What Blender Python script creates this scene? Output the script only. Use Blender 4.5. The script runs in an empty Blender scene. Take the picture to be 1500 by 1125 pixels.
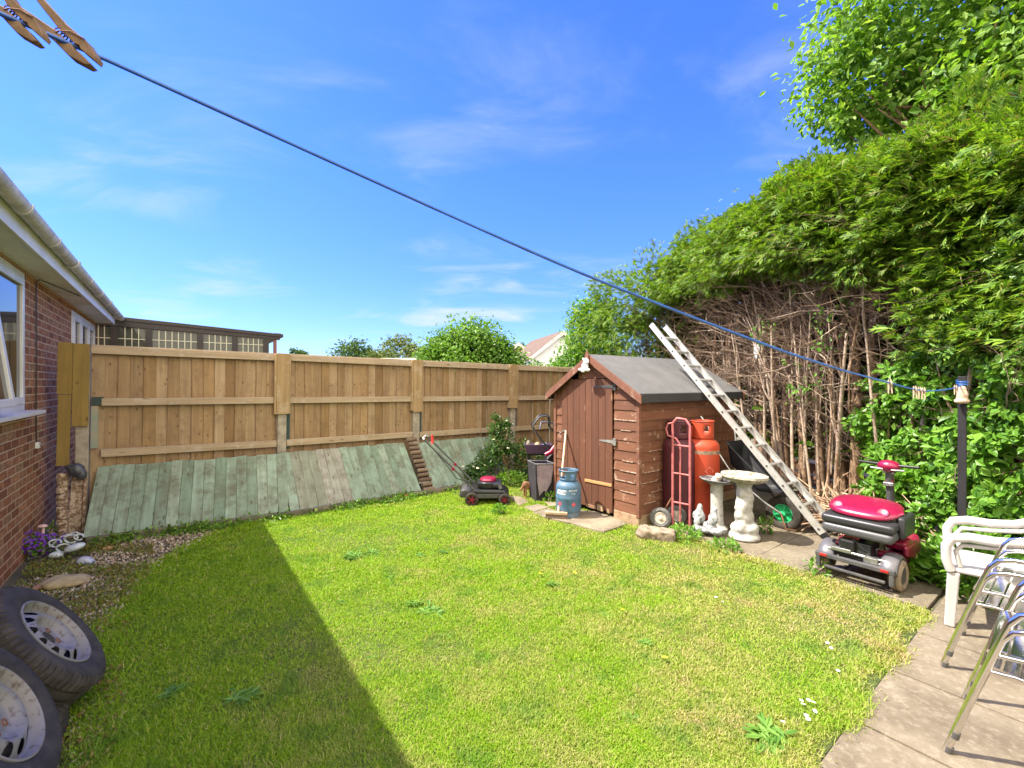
import bpy, bmesh, math, random
import numpy as np
from mathutils import Vector, Matrix, Euler
R_ = math.radians
random.seed(7)
rng = np.random.default_rng(7)
scene = bpy.context.scene
COL = scene.collection

# ---------------------------------------------------------------- camera
EYE = 1.6
cam = bpy.data.cameras.new('camera')
cam.sensor_width = 36.0
cam.lens = 36.0 * 650.0 / 1500.0
cam.clip_start = 0.05
cam.clip_end = 3000
camo = bpy.data.objects.new('camera', cam)
COL.objects.link(camo)
camo.location = (0, 0, EYE)
camo.rotation_euler = (R_(90), 0, 0)
scene.camera = camo

# ---------------------------------------------------------------- light
SUN_EL, SUN_STRENGTH, SKY_STRENGTH, EXPOSURE = 55.0, 4.4, 0.15, 1.55
sun = bpy.data.lights.new('sun', 'SUN')
sun.energy = SUN_STRENGTH
sun.angle = R_(0.5)
sun.color = (1.0, 0.93, 0.80)
suno = bpy.data.objects.new('sun', sun)
COL.objects.link(suno)
suno.location = (-20, 0, 30)
suno.rotation_euler = (0, R_(-(90 - SUN_EL)), 0)

world = bpy.data.worlds.new('World')
scene.world = world
world.use_nodes = True
wt = world.node_tree
wt.nodes.clear()
def wn(t, **kw):
    n = wt.nodes.new(t)
    for k, v in kw.items(): setattr(n, k, v)
    return n
wout = wn('ShaderNodeOutputWorld'); wbg = wn('ShaderNodeBackground')
sky = wn('ShaderNodeTexSky', sky_type='NISHITA')
sky.sun_disc = False
sky.sun_elevation = R_(SUN_EL)
sky.sun_rotation = R_(-90)
sky.air_density = 1.0; sky.dust_density = 0.3; sky.ozone_density = 2.0
hsv = wn('ShaderNodeHueSaturation'); hsv.inputs['Saturation'].default_value = 1.18; hsv.inputs['Hue'].default_value = 0.505
wt.links.new(sky.outputs[0], hsv.inputs['Color'])
tc = wn('ShaderNodeTexCoord')
sep = wn('ShaderNodeSeparateXYZ'); wt.links.new(tc.outputs['Generated'], sep.inputs[0])
# project the view direction onto a flat cloud layer
add = wn('ShaderNodeMath', operation='ADD'); add.inputs[1].default_value = 0.12
wt.links.new(sep.outputs['Z'], add.inputs[0])
dx = wn('ShaderNodeMath', operation='DIVIDE'); dy = wn('ShaderNodeMath', operation='DIVIDE')
wt.links.new(sep.outputs['X'], dx.inputs[0]); wt.links.new(add.outputs[0], dx.inputs[1])
wt.links.new(sep.outputs['Y'], dy.inputs[0]); wt.links.new(add.outputs[0], dy.inputs[1])
cmb = wn('ShaderNodeCombineXYZ'); wt.links.new(dx.outputs[0], cmb.inputs[0]); wt.links.new(dy.outputs[0], cmb.inputs[1])
mp = wn('ShaderNodeMapping'); mp.inputs['Rotation'].default_value = (0, 0, R_(-28)); mp.inputs['Scale'].default_value = (0.75, 1.2, 1)
wt.links.new(cmb.outputs[0], mp.inputs[0])
n1 = wn('ShaderNodeTexNoise'); n1.inputs['Scale'].default_value = 1.9; n1.inputs['Detail'].default_value = 9; n1.inputs['Roughness'].default_value = 0.58
n1.inputs['Distortion'].default_value = 0.7
wt.links.new(mp.outputs[0], n1.inputs['Vector'])
n2 = wn('ShaderNodeTexNoise'); n2.inputs['Scale'].default_value = 0.8; n2.inputs['Detail'].default_value = 2
wt.links.new(mp.outputs[0], n2.inputs['Vector'])
mul = wn('ShaderNodeMath', operation='MULTIPLY'); wt.links.new(n1.outputs['Fac'], mul.inputs[0]); wt.links.new(n2.outputs['Fac'], mul.inputs[1])
cr = wn('ShaderNodeMapRange'); cr.inputs['From Min'].default_value = 0.235; cr.inputs['From Max'].default_value = 0.50; cr.interpolation_type = 'SMOOTHSTEP'
cr.inputs['To Max'].default_value = 0.50
wt.links.new(mul.outputs[0], cr.inputs['Value'])
hz = wn('ShaderNodeMapRange'); hz.inputs['From Min'].default_value = 0.0; hz.inputs['From Max'].default_value = 0.45; hz.interpolation_type = 'SMOOTHSTEP'
wt.links.new(sep.outputs['Z'], hz.inputs['Value'])
hzc = wn('ShaderNodeMixRGB'); hzc.inputs['Color1'].default_value = (0.32, 0.40, 0.60, 1); hzc.inputs['Color2'].default_value = (0.36, 0.49, 1.25, 1)
wt.links.new(hz.outputs[0], hzc.inputs['Fac'])
hzm = wn('ShaderNodeMixRGB', blend_type='MULTIPLY'); hzm.inputs['Fac'].default_value = 1.0
wt.links.new(hsv.outputs[0], hzm.inputs['Color1']); wt.links.new(hzc.outputs[0], hzm.inputs['Color2'])
cmix = wn('ShaderNodeMixRGB'); cmix.inputs['Color2'].default_value = (2.1, 2.25, 2.4, 1)
chz = wn('ShaderNodeMapRange'); chz.inputs['From Min'].default_value = 0.05; chz.inputs['From Max'].default_value = 0.55; chz.inputs['To Min'].default_value = 1.9; chz.inputs['To Max'].default_value = 0.9
wt.links.new(sep.outputs['Z'], chz.inputs['Value'])
cml = wn('ShaderNodeMath', operation='MULTIPLY', use_clamp=True); wt.links.new(cr.outputs[0], cml.inputs[0]); wt.links.new(chz.outputs[0], cml.inputs[1])
wt.links.new(cml.outputs[0], cmix.inputs['Fac']); wt.links.new(hzm.outputs[0], cmix.inputs['Color1'])
# unseen cloud bank added behind the photographer, a warm white fill for the shade
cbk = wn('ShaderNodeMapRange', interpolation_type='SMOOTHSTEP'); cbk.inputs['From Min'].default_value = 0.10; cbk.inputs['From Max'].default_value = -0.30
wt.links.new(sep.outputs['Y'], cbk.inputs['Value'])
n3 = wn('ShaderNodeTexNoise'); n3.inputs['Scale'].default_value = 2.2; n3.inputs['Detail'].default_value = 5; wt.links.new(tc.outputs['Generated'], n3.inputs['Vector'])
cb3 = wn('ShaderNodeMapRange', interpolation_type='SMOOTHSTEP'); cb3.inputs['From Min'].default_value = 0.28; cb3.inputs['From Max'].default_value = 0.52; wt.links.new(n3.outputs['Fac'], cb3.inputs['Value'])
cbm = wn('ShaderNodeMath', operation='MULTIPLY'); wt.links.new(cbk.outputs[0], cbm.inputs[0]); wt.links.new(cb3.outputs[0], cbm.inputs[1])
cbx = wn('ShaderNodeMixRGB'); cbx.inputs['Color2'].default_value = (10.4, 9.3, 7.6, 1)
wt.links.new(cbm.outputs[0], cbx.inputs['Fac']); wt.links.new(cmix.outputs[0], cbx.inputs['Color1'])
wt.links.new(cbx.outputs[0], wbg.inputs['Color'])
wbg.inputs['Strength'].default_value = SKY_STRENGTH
wt.links.new(wbg.outputs[0], wout.inputs['Surface'])

scene.view_settings.view_transform = 'Standard'
scene.view_settings.look = 'None'
scene.view_settings.exposure = EXPOSURE
scene.view_settings.gamma = 1.0
scene.render.engine = 'CYCLES'
scene.cycles.use_denoising = True
scene.cycles.max_bounces = 6
scene.cycles.diffuse_bounces = 3
scene.cycles.transparent_max_bounces = 6

# ---------------------------------------------------------------- yard frame: g runs away from the house, w along its wall
RZ = math.atan2(0.6, 0.8)
def yd(g, w, z=0.0): return Vector((0.8*g - 0.6*w, 0.6*g + 0.8*w, z))
def gnd(px, py, z=0.0):           # ground point seen at a spot of the 1500 px photograph (used only to measure places)
    y = 650.0*(EYE - z)/(py - 562.5)
    return Vector(((px - 750)/650.0*y, y, z))
YM = Matrix.Rotation(RZ, 4, 'Z')

# ---------------------------------------------------------------- mesh helpers
class MB:
    def __init__(s):
        s.v, s.f, s.mi, s.M, s.m = [], [], [], Matrix.Identity(4), 0
    def add(s, vs, fs):
        o = len(s.v)
        s.v += [tuple(s.M @ Vector(p)) for p in vs]
        s.f += [tuple(i + o for i in q) for q in fs]
        s.mi += [s.m]*len(fs)
    def box(s, c, d, R=None):
        hx, hy, hz = d[0]/2, d[1]/2, d[2]/2
        ps = [Vector((x*hx, y*hy, z*hz)) for x in (-1, 1) for y in (-1, 1) for z in (-1, 1)]
        if R is not None: ps = [R @ p for p in ps]
        c = Vector(c)
        s.add([p + c for p in ps], [(0,1,3,2),(4,6,7,5),(0,4,5,1),(2,3,7,6),(0,2,6,4),(1,5,7,3)])
    def bx(s, x0, x1, y0, y1, z0, z1): s.box(((x0+x1)/2,(y0+y1)/2,(z0+z1)/2), (x1-x0,y1-y0,z1-z0))
    def prism(s, poly, T):            # poly [(a,b)] extruded between T(a,b,0) and T(a,b,1)
        n = len(poly)
        s.add([T(a,b,0) for a,b in poly] + [T(a,b,1) for a,b in poly],
              [tuple(range(n-1,-1,-1)), tuple(range(n,2*n))] + [(i,(i+1)%n,n+(i+1)%n,n+i) for i in range(n)])
    def tube(s, pts, r, n=8, closed=False):
        pts = [Vector(p) for p in pts]; k = len(pts)
        rs = r if isinstance(r, (list, tuple)) else [r]*k
        vs = []; ref = None
        for i, p in enumerate(pts):
            a = pts[(i-1) % k] if (closed or i > 0) else p
            b = pts[(i+1) % k] if (closed or i < k-1) else p
            t = (b - a).normalized()
            if ref is None:
                ref = Vector((0,0,1)) if abs(t.z) < 0.9 else Vector((1,0,0))
            ref = (ref - t*ref.dot(t))
            ref = ref.normalized() if ref.length > 1e-6 else t.orthogonal().normalized()
            bi = t.cross(ref)
            for j in range(n):
                an = 2*math.pi*j/n
                vs.append(p + (ref*math.cos(an) + bi*math.sin(an))*rs[i])
        fs = []
        for i in range(k if closed else k-1):
            i2 = (i+1) % k
            for j in range(n):
                fs.append((i*n+j, i*n+(j+1)%n, i2*n+(j+1)%n, i2*n+j))
        if not closed: fs += [tuple(range(n-1,-1,-1)), tuple(range((k-1)*n, k*n))]
        s.add(vs, fs)
    def lathe(s, prof, n=32, c=(0,0,0), R=None, closed=False):
        c = Vector(c); vs = []
        for r, z in prof:
            for j in range(n):
                a = 2*math.pi*j/n
                p = Vector((max(r,1e-4)*math.cos(a), max(r,1e-4)*math.sin(a), z))
                vs.append((R @ p if R is not None else p) + c)
        fs = []; k = len(prof)
        for i in range(k if closed else k-1):
            i2 = (i+1) % k
            for j in range(n): fs.append((i*n+j, i*n+(j+1)%n, i2*n+(j+1)%n, i2*n+j))
        if not closed: fs += [tuple(range(n-1,-1,-1)), tuple(range((k-1)*n, k*n))]
        s.add(vs, fs)
    def ball(s, c, r, nu=16, nv=10, R=None):
        if not isinstance(r, (tuple, list)): r = (r,r,r)
        c = Vector(c); vs = []
        for i in range(nv+1):
            ph = math.pi*(i+0.001)/(nv+0.002)
            for j in range(nu):
                a = 2*math.pi*j/nu
                p = Vector((r[0]*math.sin(ph)*math.cos(a), r[1]*math.sin(ph)*math.sin(a), r[2]*math.cos(ph)))
                vs.append((R @ p if R is not None else p) + c)
        fs = [(i*nu+j, (i+1)*nu+j, (i+1)*nu+(j+1)%nu, i*nu+(j+1)%nu) for i in range(nv) for j in range(nu)]
        s.add(vs, fs)
    def build(s, name, mat, parent=None, smooth=None, bevel=0, seg=2, remesh=0, sub=0):
        me = bpy.data.meshes.new(name)
        me.from_pydata(s.v, [], s.f)
        bm = bmesh.new(); bm.from_mesh(me); bmesh.ops.recalc_face_normals(bm, faces=bm.faces); bm.to_mesh(me); bm.free()
        for m in (mat if isinstance(mat, (list, tuple)) else [mat]): me.materials.append(m)
        if any(s.mi): me.polygons.foreach_set('material_index', s.mi)
        if smooth is not None:
            me.shade_smooth()
            me.set_sharp_from_angle(angle=R_(smooth))
        o = bpy.data.objects.new(name, me)
        COL.objects.link(o)
        if remesh:
            md = o.modifiers.new('remesh', 'REMESH'); md.mode = 'VOXEL'; md.voxel_size = remesh; md.use_smooth_shade = True
            sm = o.modifiers.new('smooth', 'SMOOTH'); sm.iterations = 4; sm.factor = 0.6
        if bevel:
            md = o.modifiers.new('bevel', 'BEVEL'); md.width = bevel; md.segments = seg; md.limit_method = 'ANGLE'; md.angle_limit = R_(35)
        if sub:
            md = o.modifiers.new('sub', 'SUBSURF'); md.levels = sub; md.render_levels = sub
        if parent: o.parent = parent
        return o

def raw_mesh(name, V, F, mat, parent=None, smooth=False):
    """V (n,3) float array, F (m,k) int array of same-size faces, built in one go"""
    me = bpy.data.meshes.new(name)
    n, (m, k) = len(V), F.shape
    me.vertices.add(n); me.vertices.foreach_set('co', np.ascontiguousarray(V, dtype=np.float32).ravel())
    me.loops.add(m*k); me.loops.foreach_set('vertex_index', np.ascontiguousarray(F, dtype=np.int32).ravel())
    me.polygons.add(m); me.polygons.foreach_set('loop_start', np.arange(0, m*k, k, dtype=np.int32))
    me.update(calc_edges=True); me.validate()
    if smooth: me.shade_smooth()
    else: me.shade_flat()
    me.materials.append(mat)
    o = bpy.data.objects.new(name, me); COL.objects.link(o)
    if parent: o.parent = parent
    return o

def unit(a): return a/np.maximum(np.linalg.norm(a, axis=-1, keepdims=True), 1e-9)
def leaf_geo(P, D, N, L, W, fold=0.18, shape=0.45):
    """one folded leaf per row: point P, direction D, normal N, length L, width W -> (V, F), two quads a leaf"""
    D = unit(D); S = unit(np.cross(D, N)); N = np.cross(S, D)
    L = L[:,None]; W = W[:,None]
    tip = P + D*L - N*L*0.12
    l1 = P + D*L*shape + S*W*0.5 + N*W*fold; r1 = P + D*L*shape - S*W*0.5 + N*W*fold
    l2 = P + D*L*0.8 + S*W*0.26 + N*W*fold*0.3; r2 = P + D*L*0.8 - S*W*0.26 + N*W*fold*0.3
    V = np.stack([P, l1, l2, tip, r2, r1], 1).reshape(-1, 3)
    i = np.arange(len(P))[:,None]*6
    F = np.concatenate([i + np.array([[0,3,2,1]]), i + np.array([[0,5,4,3]])], 0)
    return V, F
def leaves(name, mat, P, D, N, L, W, parent=None, fold=0.18):
    V, F = leaf_geo(P, D, N, L, W, fold)
    return raw_mesh(name, V, F, mat, parent)
def rdir(n): return unit(rng.normal(size=(n,3)))
def tubes(paths, rad, n=4):
    """paths (N,K,3), rad (N,K) -> V, F"""
    N_, K, _ = paths.shape
    T = np.gradient(paths, axis=1); T = unit(T)
    ref = np.where(np.abs(T[...,2:3]) < 0.9, np.array([0,0,1.0]), np.array([1.0,0,0]))
    A = unit(np.cross(T, ref)); B = np.cross(T, A)
    an = np.arange(n)*2*np.pi/n
    V = paths[:,:,None,:] + rad[:,:,None,None]*(A[:,:,None,:]*np.cos(an)[:,None] + B[:,:,None,:]*np.sin(an)[:,None])
    idx = np.arange(N_*K*n).reshape(N_, K, n)
    a = idx[:,:-1,:]; b = idx[:,1:,:]
    F = np.stack([a, np.roll(a,-1,2), np.roll(b,-1,2), b], -1).reshape(-1,4)
    return V.reshape(-1,3), F

def tag(o, label, cat, group=None):
    o['label'] = label; o['category'] = cat
    if group: o['group'] = group
    return o
def thing(name, label, cat, loc=(0,0,0), rz=0.0, group=None):
    o = bpy.data.objects.new(name, None); COL.objects.link(o)
    o.empty_display_size = 0.1
    o.location = loc; o.rotation_euler = (0,0,rz)
    return tag(o, label, cat, group)
def kind(o, k): o['kind'] = k; return o
def dup(root, loc, rz=None, label=None):
    def cp(o, par):
        c = o.copy(); COL.objects.link(c)
        if par: c.parent = par
        for ch in [x for x in COL.objects if x.parent == o]: cp(ch, c)
        return c
    c = cp(root, None); c.location = loc
    if rz is not None: c.rotation_euler = (0,0,rz)
    if label: c['label'] = label
    return c

# ---------------------------------------------------------------- materials
def newmat(name):
    m = bpy.data.materials.new(name); m.use_nodes = True
    t = m.node_tree; b = t.nodes['Principled BSDF']
    return m, t, b
def nd(t, typ, ins=None, **kw):
    n = t.nodes.new(typ)
    for k, v in kw.items(): setattr(n, k, v)
    for k, v in (ins or {}).items(): n.inputs[k].default_value = v
    return n
def mixc(t, fac, c1, c2, mode='MIX'):
    n = t.nodes.new('ShaderNodeMixRGB'); n.blend_type = mode
    for s, c in ((0, fac), (1, c1), (2, c2)):
        if hasattr(c, 'links') or isinstance(c, bpy.types.NodeSocket): t.links.new(c, n.inputs[s])
        elif s == 0: n.inputs[0].default_value = c
        else: n.inputs[s].default_value = (*c, 1) if len(c) == 3 else c
    return n.outputs[0]
def noise(t, scale, detail=4, rough=0.6, vec=None, stretch=None, lo=0.35, hi=0.65, rot=None):
    if vec is None:
        vec = nd(t, 'ShaderNodeTexCoord').outputs['Object']
    if stretch or rot:
        m = nd(t, 'ShaderNodeMapping'); t.links.new(vec, m.inputs[0])
        if stretch: m.inputs['Scale'].default_value = stretch
        if rot: m.inputs['Rotation'].default_value = rot
        vec = m.outputs[0]
    n = nd(t, 'ShaderNodeTexNoise', {'Scale': scale, 'Detail': detail, 'Roughness': rough}); t.links.new(vec, n.inputs['Vector'])
    r = nd(t, 'ShaderNodeMapRange', {'From Min': lo, 'From Max': hi}); t.links.new(n.outputs['Fac'], r.inputs['Value'])
    return r.outputs[0]
def island(t): return nd(t, 'ShaderNodeNewGeometry').outputs['Random Per Island']
def ramp(t, fac, stops):
    r = nd(t, 'ShaderNodeValToRGB'); t.links.new(fac, r.inputs[0])
    e = r.color_ramp.elements
    while len(e) < len(stops): e.new(0.5)
    for el, (p, c) in zip(e, stops): el.position = p; el.color = (*c, 1)
    return r.outputs[0]
def bump(t, b, h, strength=0.3, dist=0.01):
    n = nd(t, 'ShaderNodeBump', {'Strength': strength, 'Distance': dist}); t.links.new(h, n.inputs['Height'])
    t.links.new(n.outputs[0], b.inputs['Normal'])
def math_(t, op, a, b2=None):
    n = nd(t, 'ShaderNodeMath', operation=op)
    for i, x in enumerate((a, b2)):
        if x is None: continue
        if isinstance(x, bpy.types.NodeSocket): t.links.new(x, n.inputs[i])
        else: n.inputs[i].default_value = x
    return n.outputs[0]

def plain(name, c, rough=0.6, c2=None, scale=8, metal=0.0, bmp=0.0, bscale=None, isl=0.0, lo=0.4, hi=0.65, coat=0.0):
    m, t, b = newmat(name)
    col = None
    if c2 is not None: col = mixc(t, noise(t, scale, 6, 0.65, lo=lo, hi=hi), c, c2)
    if isl:
        base = col if col is not None else c
        k = nd(t, 'ShaderNodeMapRange', {'To Min': 1-isl, 'To Max': 1+isl}); t.links.new(island(t), k.inputs['Value'])
        cc = nd(t, 'ShaderNodeCombineXYZ')
        for i in range(3): t.links.new(k.outputs[0], cc.inputs[i])
        col = mixc(t, 1.0, base, cc.outputs[0], 'MULTIPLY')
    if col is not None: t.links.new(col, b.inputs['Base Color'])
    else: b.inputs['Base Color'].default_value = (*c, 1)
    b.inputs['Roughness'].default_value = rough; b.inputs['Metallic'].default_value = metal
    if coat: b.inputs['Coat Weight'].default_value = coat; b.inputs['Coat Roughness'].default_value = 0.08
    if bmp: bump(t, b, noise(t, bscale or scale*4, 6, 0.7, lo=0.2, hi=0.8), bmp, 0.006)
    return m

def wood(name, cols, grain=(1,1,0.06), gscale=26, rough=0.8, knots=None, wear=None, wear_amt=0.5, bmp=0.35, wlo=0.52, whi=0.62, wscale=6.0, kcol=(0.05,0.028,0.012)):
    """boards: each island takes its own tone out of cols, grain runs along the axis with the small stretch"""
    m, t, b = newmat(name)
    oc = nd(t, 'ShaderNodeTexCoord').outputs['Object']
    isl = island(t)
    off = nd(t, 'ShaderNodeVectorMath', operation='MULTIPLY_ADD')
    cx = nd(t, 'ShaderNodeCombineXYZ')
    for i in range(3): t.links.new(isl, cx.inputs[i])
    t.links.new(cx.outputs[0], off.inputs[0]); off.inputs[1].default_value = (37, 53, 71); t.links.new(oc, off.inputs[2])
    v = off.outputs[0]
    base = ramp(t, isl, [(i/(len(cols)-1), c) for i, c in enumerate(cols)])
    g1 = noise(t, gscale, 6, 0.7, v, grain, 0.3, 0.7)
    col = mixc(t, math_(t, 'MULTIPLY', g1, 0.55), base, (0.35, 0.28, 0.22), 'MULTIPLY')
    g2 = noise(t, 3.0, 3, 0.6, v, None, 0.35, 0.7)
    col = mixc(t, math_(t, 'MULTIPLY', g2, 0.3), col, (0.55, 0.5, 0.45), 'MULTIPLY')
    if knots:
        mk = nd(t, 'ShaderNodeMapping'); mk.inputs['Scale'].default_value = knots; t.links.new(v, mk.inputs[0])
        vo = nd(t, 'ShaderNodeTexVoronoi', {'Scale': 1.0}); t.links.new(mk.outputs[0], vo.inputs['Vector'])
        kr = nd(t, 'ShaderNodeMapRange', {'From Min': 0.06, 'From Max': 0.16, 'To Min': 0.75, 'To Max': 0.0}); t.links.new(vo.outputs['Distance'], kr.inputs['Value'])
        col = mixc(t, kr.outputs[0], col, kcol)
    if wear:
        wv = noise(t, wscale, 8, 0.75, v, None, wlo, whi)
        col = mixc(t, math_(t, 'MULTIPLY', wv, wear_amt), col, wear)
    t.links.new(col, b.inputs['Base Color'])
    b.inputs['Roughness'].default_value = rough
    bump(t, b, g1, bmp, 0.004)
    return m

def leafmat(name, cols, trans=0.3, rough=0.45, nscale=1.2, tcol=None, dark=0.35):
    m, t, b = newmat(name)
    isl = island(t)
    cl = ramp(t, isl, [(i/(len(cols)-1), c) for i, c in enumerate(cols)])
    nz = noise(t, nscale, 3, 0.6, None, None, 0.35, 0.65)
    cl = mixc(t, math_(t, 'MULTIPLY', nz, dark), cl, (0.45, 0.5, 0.4), 'MULTIPLY')
    t.links.new(cl, b.inputs['Base Color']); b.inputs['Roughness'].default_value = rough
    b.inputs['Specular IOR Level'].default_value = 0.35
    tr = nd(t, 'ShaderNodeBsdfTranslucent')
    tc_ = mixc(t, 1.0, cl, tcol or (1.5, 1.5, 0.6), 'MULTIPLY'); t.links.new(tc_, tr.inputs['Color'])
    mx = nd(t, 'ShaderNodeMixShader', {0: trans}); t.links.new(b.outputs[0], mx.inputs[1]); t.links.new(tr.outputs[0], mx.inputs[2])
    t.links.new(mx.outputs[0], t.nodes['Material Output'].inputs['Surface'])
    return m

def glassmat(name, tint=(0.02,0.025,0.03)):
    m, t, b = newmat(name)
    b.inputs['Base Color'].default_value = (*tint, 1); b.inputs['Roughness'].default_value = 0.04
    b.inputs['Specular IOR Level'].default_value = 0.9
    return m

M = {}
M['white_upvc'] = plain('white_upvc', (0.66,0.66,0.62), 0.35, (0.54,0.53,0.47), 3)
M['gutter'] = plain('gutter_plastic', (0.60,0.56,0.50), 0.5, (0.36,0.33,0.28), 5, bmp=0.1)
M['fascia'] = plain('fascia_paint', (0.76,0.75,0.68), 0.5, (0.58,0.57,0.47), 3, lo=0.45, hi=0.75)
M['soffit'] = plain('soffit_paint', (0.76,0.73,0.66), 0.7, (0.52,0.49,0.41), 2.5, lo=0.4, hi=0.75)
M['dark_brown'] = plain('dark_brown_paint', (0.016,0.011,0.010), 0.55, (0.026,0.017,0.014), 5)
M['red_brown'] = plain('red_brown_paint', (0.16,0.05,0.035), 0.5)
M['black'] = plain('black_plastic', (0.012,0.012,0.013), 0.4)
M['black_soft'] = plain('black_fabric', (0.018,0.017,0.02), 0.85, (0.035,0.03,0.04), 6, bmp=0.2, bscale=120)
M['grey_dark'] = plain('dark_grey_metal', (0.05,0.05,0.055), 0.45, (0.09,0.085,0.08), 9)
M['steel'] = plain('dull_steel', (0.5,0.5,0.49), 0.38, (0.3,0.29,0.27), 10, metal=0.9)
M['alu'] = plain('aluminium', (0.62,0.61,0.59), 0.42, (0.5,0.49,0.46), 12, metal=0.55)
M['chrome'] = plain('polished_aluminium', (0.78,0.77,0.75), 0.16, (0.66,0.64,0.6), 14, metal=1.0)
M['rust'] = plain('rusty_metal', (0.20,0.085,0.04), 0.8, (0.09,0.05,0.035), 20, bmp=0.2)
M['concrete'] = plain('concrete', (0.36,0.31,0.24), 0.9, (0.20,0.17,0.13), 9, bmp=0.6, bscale=60)
M['stone'] = plain('lichen_stone', (0.37,0.345,0.285), 0.9, (0.15,0.125,0.07), 16, bmp=0.6, bscale=40, lo=0.48, hi=0.62)
M['white_stone'] = plain('white_painted_stone', (0.43,0.42,0.39), 0.85, (0.24,0.23,0.21), 18, bmp=0.5, bscale=45, lo=0.5, hi=0.68)
M['grey_stone'] = plain('grey_ornament', (0.36,0.37,0.38), 0.85, (0.09,0.095,0.10), 30, bmp=0.5, bscale=60, lo=0.45, hi=0.62)
M['rubber'] = plain('rubber', (0.022,0.018,0.014), 0.85, (0.055,0.046,0.036), 9, bmp=0.15, bscale=70)
M['red_paint'] = plain('magenta_red_paint', (0.235,0.005,0.042), 0.32, (0.165,0.005,0.03), 5, coat=0.35)
M['pink_paint'] = plain('faded_pink_paint', (0.42,0.12,0.13), 0.5, (0.28,0.07,0.06), 9, lo=0.45, hi=0.7)
M['bark'] = plain('bark', (0.34,0.22,0.135), 0.95, (0.15,0.09,0.055), 16, bmp=0.8, bscale=40)
M['twig'] = plain('bare_twig', (0.46,0.36,0.27), 0.9, (0.22,0.155,0.105), 4, isl=0.5)
M['pale_bark'] = plain('pale_bark', (0.46,0.36,0.27), 0.95, (0.24,0.17,0.115), 14, bmp=0.6, bscale=40)
M['dark_twig'] = plain('dark_twig', (0.25,0.17,0.12), 0.95, (0.10,0.065,0.045), 4, isl=0.5)
M['shaded_dead_needles'] = plain('shaded_dead_needles', (0.045,0.028,0.018), 0.95, (0.02,0.014,0.009), 6, isl=0.4)  # brown taken near black: the hedge gap's inner shade is put into this colour
M['terracotta'] = plain('terracotta', (0.45,0.12,0.05), 0.8, (0.3,0.09,0.04), 20)
# ================================================================ SETTING
gm, t, b = newmat('soil')
c = mixc(t, noise(t, 0.7, 6), (0.09,0.075,0.045), (0.06,0.085,0.03))
c = mixc(t, noise(t, 14, 8, 0.7), c, (0.15,0.12,0.08)); t.links.new(c, b.inputs['Base Color']); b.inputs['Roughness'].default_value = 1
bump(t, b, noise(t, 30, 8, 0.7), 0.6, 0.02)
mb = MB(); n = 24
mb.add([(-700,-700,-0.012),(700,-700,-0.012),(700,900,-0.012),(-700,900,-0.012)], [(0,1,2,3)])
kind(mb.build('ground', gm), 'structure')

# lawn base and blades (yard frame: g -0.4..4.25, w 0.75..6)
def lawn_edge_g(w): return -0.36 + 0.05*np.sin(w*3.1) + 0.03*np.sin(w*7.3+1) + np.clip((w-4.3)*0.30, 0, 0.55) + np.clip((w-5.1)*0.55, 0, 0.5)
def lawn_edge_g1(w): return np.where(w < 3.0, 4.20, np.where(w < 3.1, 4.1, 4.05)) + 0.04*np.sin(w*5.3) + np.where(w > 4.55, 0.55+ np.clip((w-4.55)*2,0,.4), 0)
lm, t, b = newmat('lawn_base')
oc = nd(t, 'ShaderNodeTexCoord').outputs['Object']
c = mixc(t, noise(t, 1.1, 5, 0.6, lo=0.4, hi=0.65), (0.10,0.17,0.025), (0.20,0.17,0.06))
c = mixc(t, noise(t, 22, 6, 0.7), c, (0.06,0.09,0.015)); t.links.new(c, b.inputs['Base Color']); b.inputs['Roughness'].default_value = 1
bump(t, b, noise(t, 60, 5, 0.7), 0.8, 0.02)
ws = np.linspace(0.72, 6.02, 60); V = []; F = []
for i, w in enumerate(ws):
    a, e = float(lawn_edge_g(w)), float(lawn_edge_g1(w))
    for j in range(31):
        g = a + (e-a)*j/30; V.append(tuple(yd(g, w, 0.004 + 0.004*math.sin(g*2.1+w)*math.sin(w*1.7))))
for i in range(59):
    for j in range(30): F.append((i*31+j, i*31+j+1, (i+1)*31+j+1, (i+1)*31+j))
kind(raw_mesh('lawn', np.array(V), np.array(F), lm, smooth=True), 'structure')

SLABS = [  # worn slabs let into the lawn, corners measured on the ground
 [(745,728),(763,729),(774,736),(761,742)], [(767,744),(788,740),(805,744),(783,751)],
 [(797,736),(815,737),(815,742),(806,743)], [(781,752),(803,746),(817,750),(800,760)],
 [(806,763),(846,750),(890,754),(919,771),(883,783),(835,769)]]
SLABS_W = [[gnd(x,y) for x,y in p] for p in SLABS]
def in_poly(X, Y, poly):
    r = np.zeros(len(X), bool); n = len(poly)
    for i in range(n):
        x1,y1 = poly[i][0],poly[i][1]; x2,y2 = poly[(i+1)%n][0],poly[(i+1)%n][1]
        c = ((y1>Y)!=(y2>Y)) & (X < (x2-x1)*(Y-y1)/(y2-y1+1e-12)+x1); r ^= c
    return r

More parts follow.
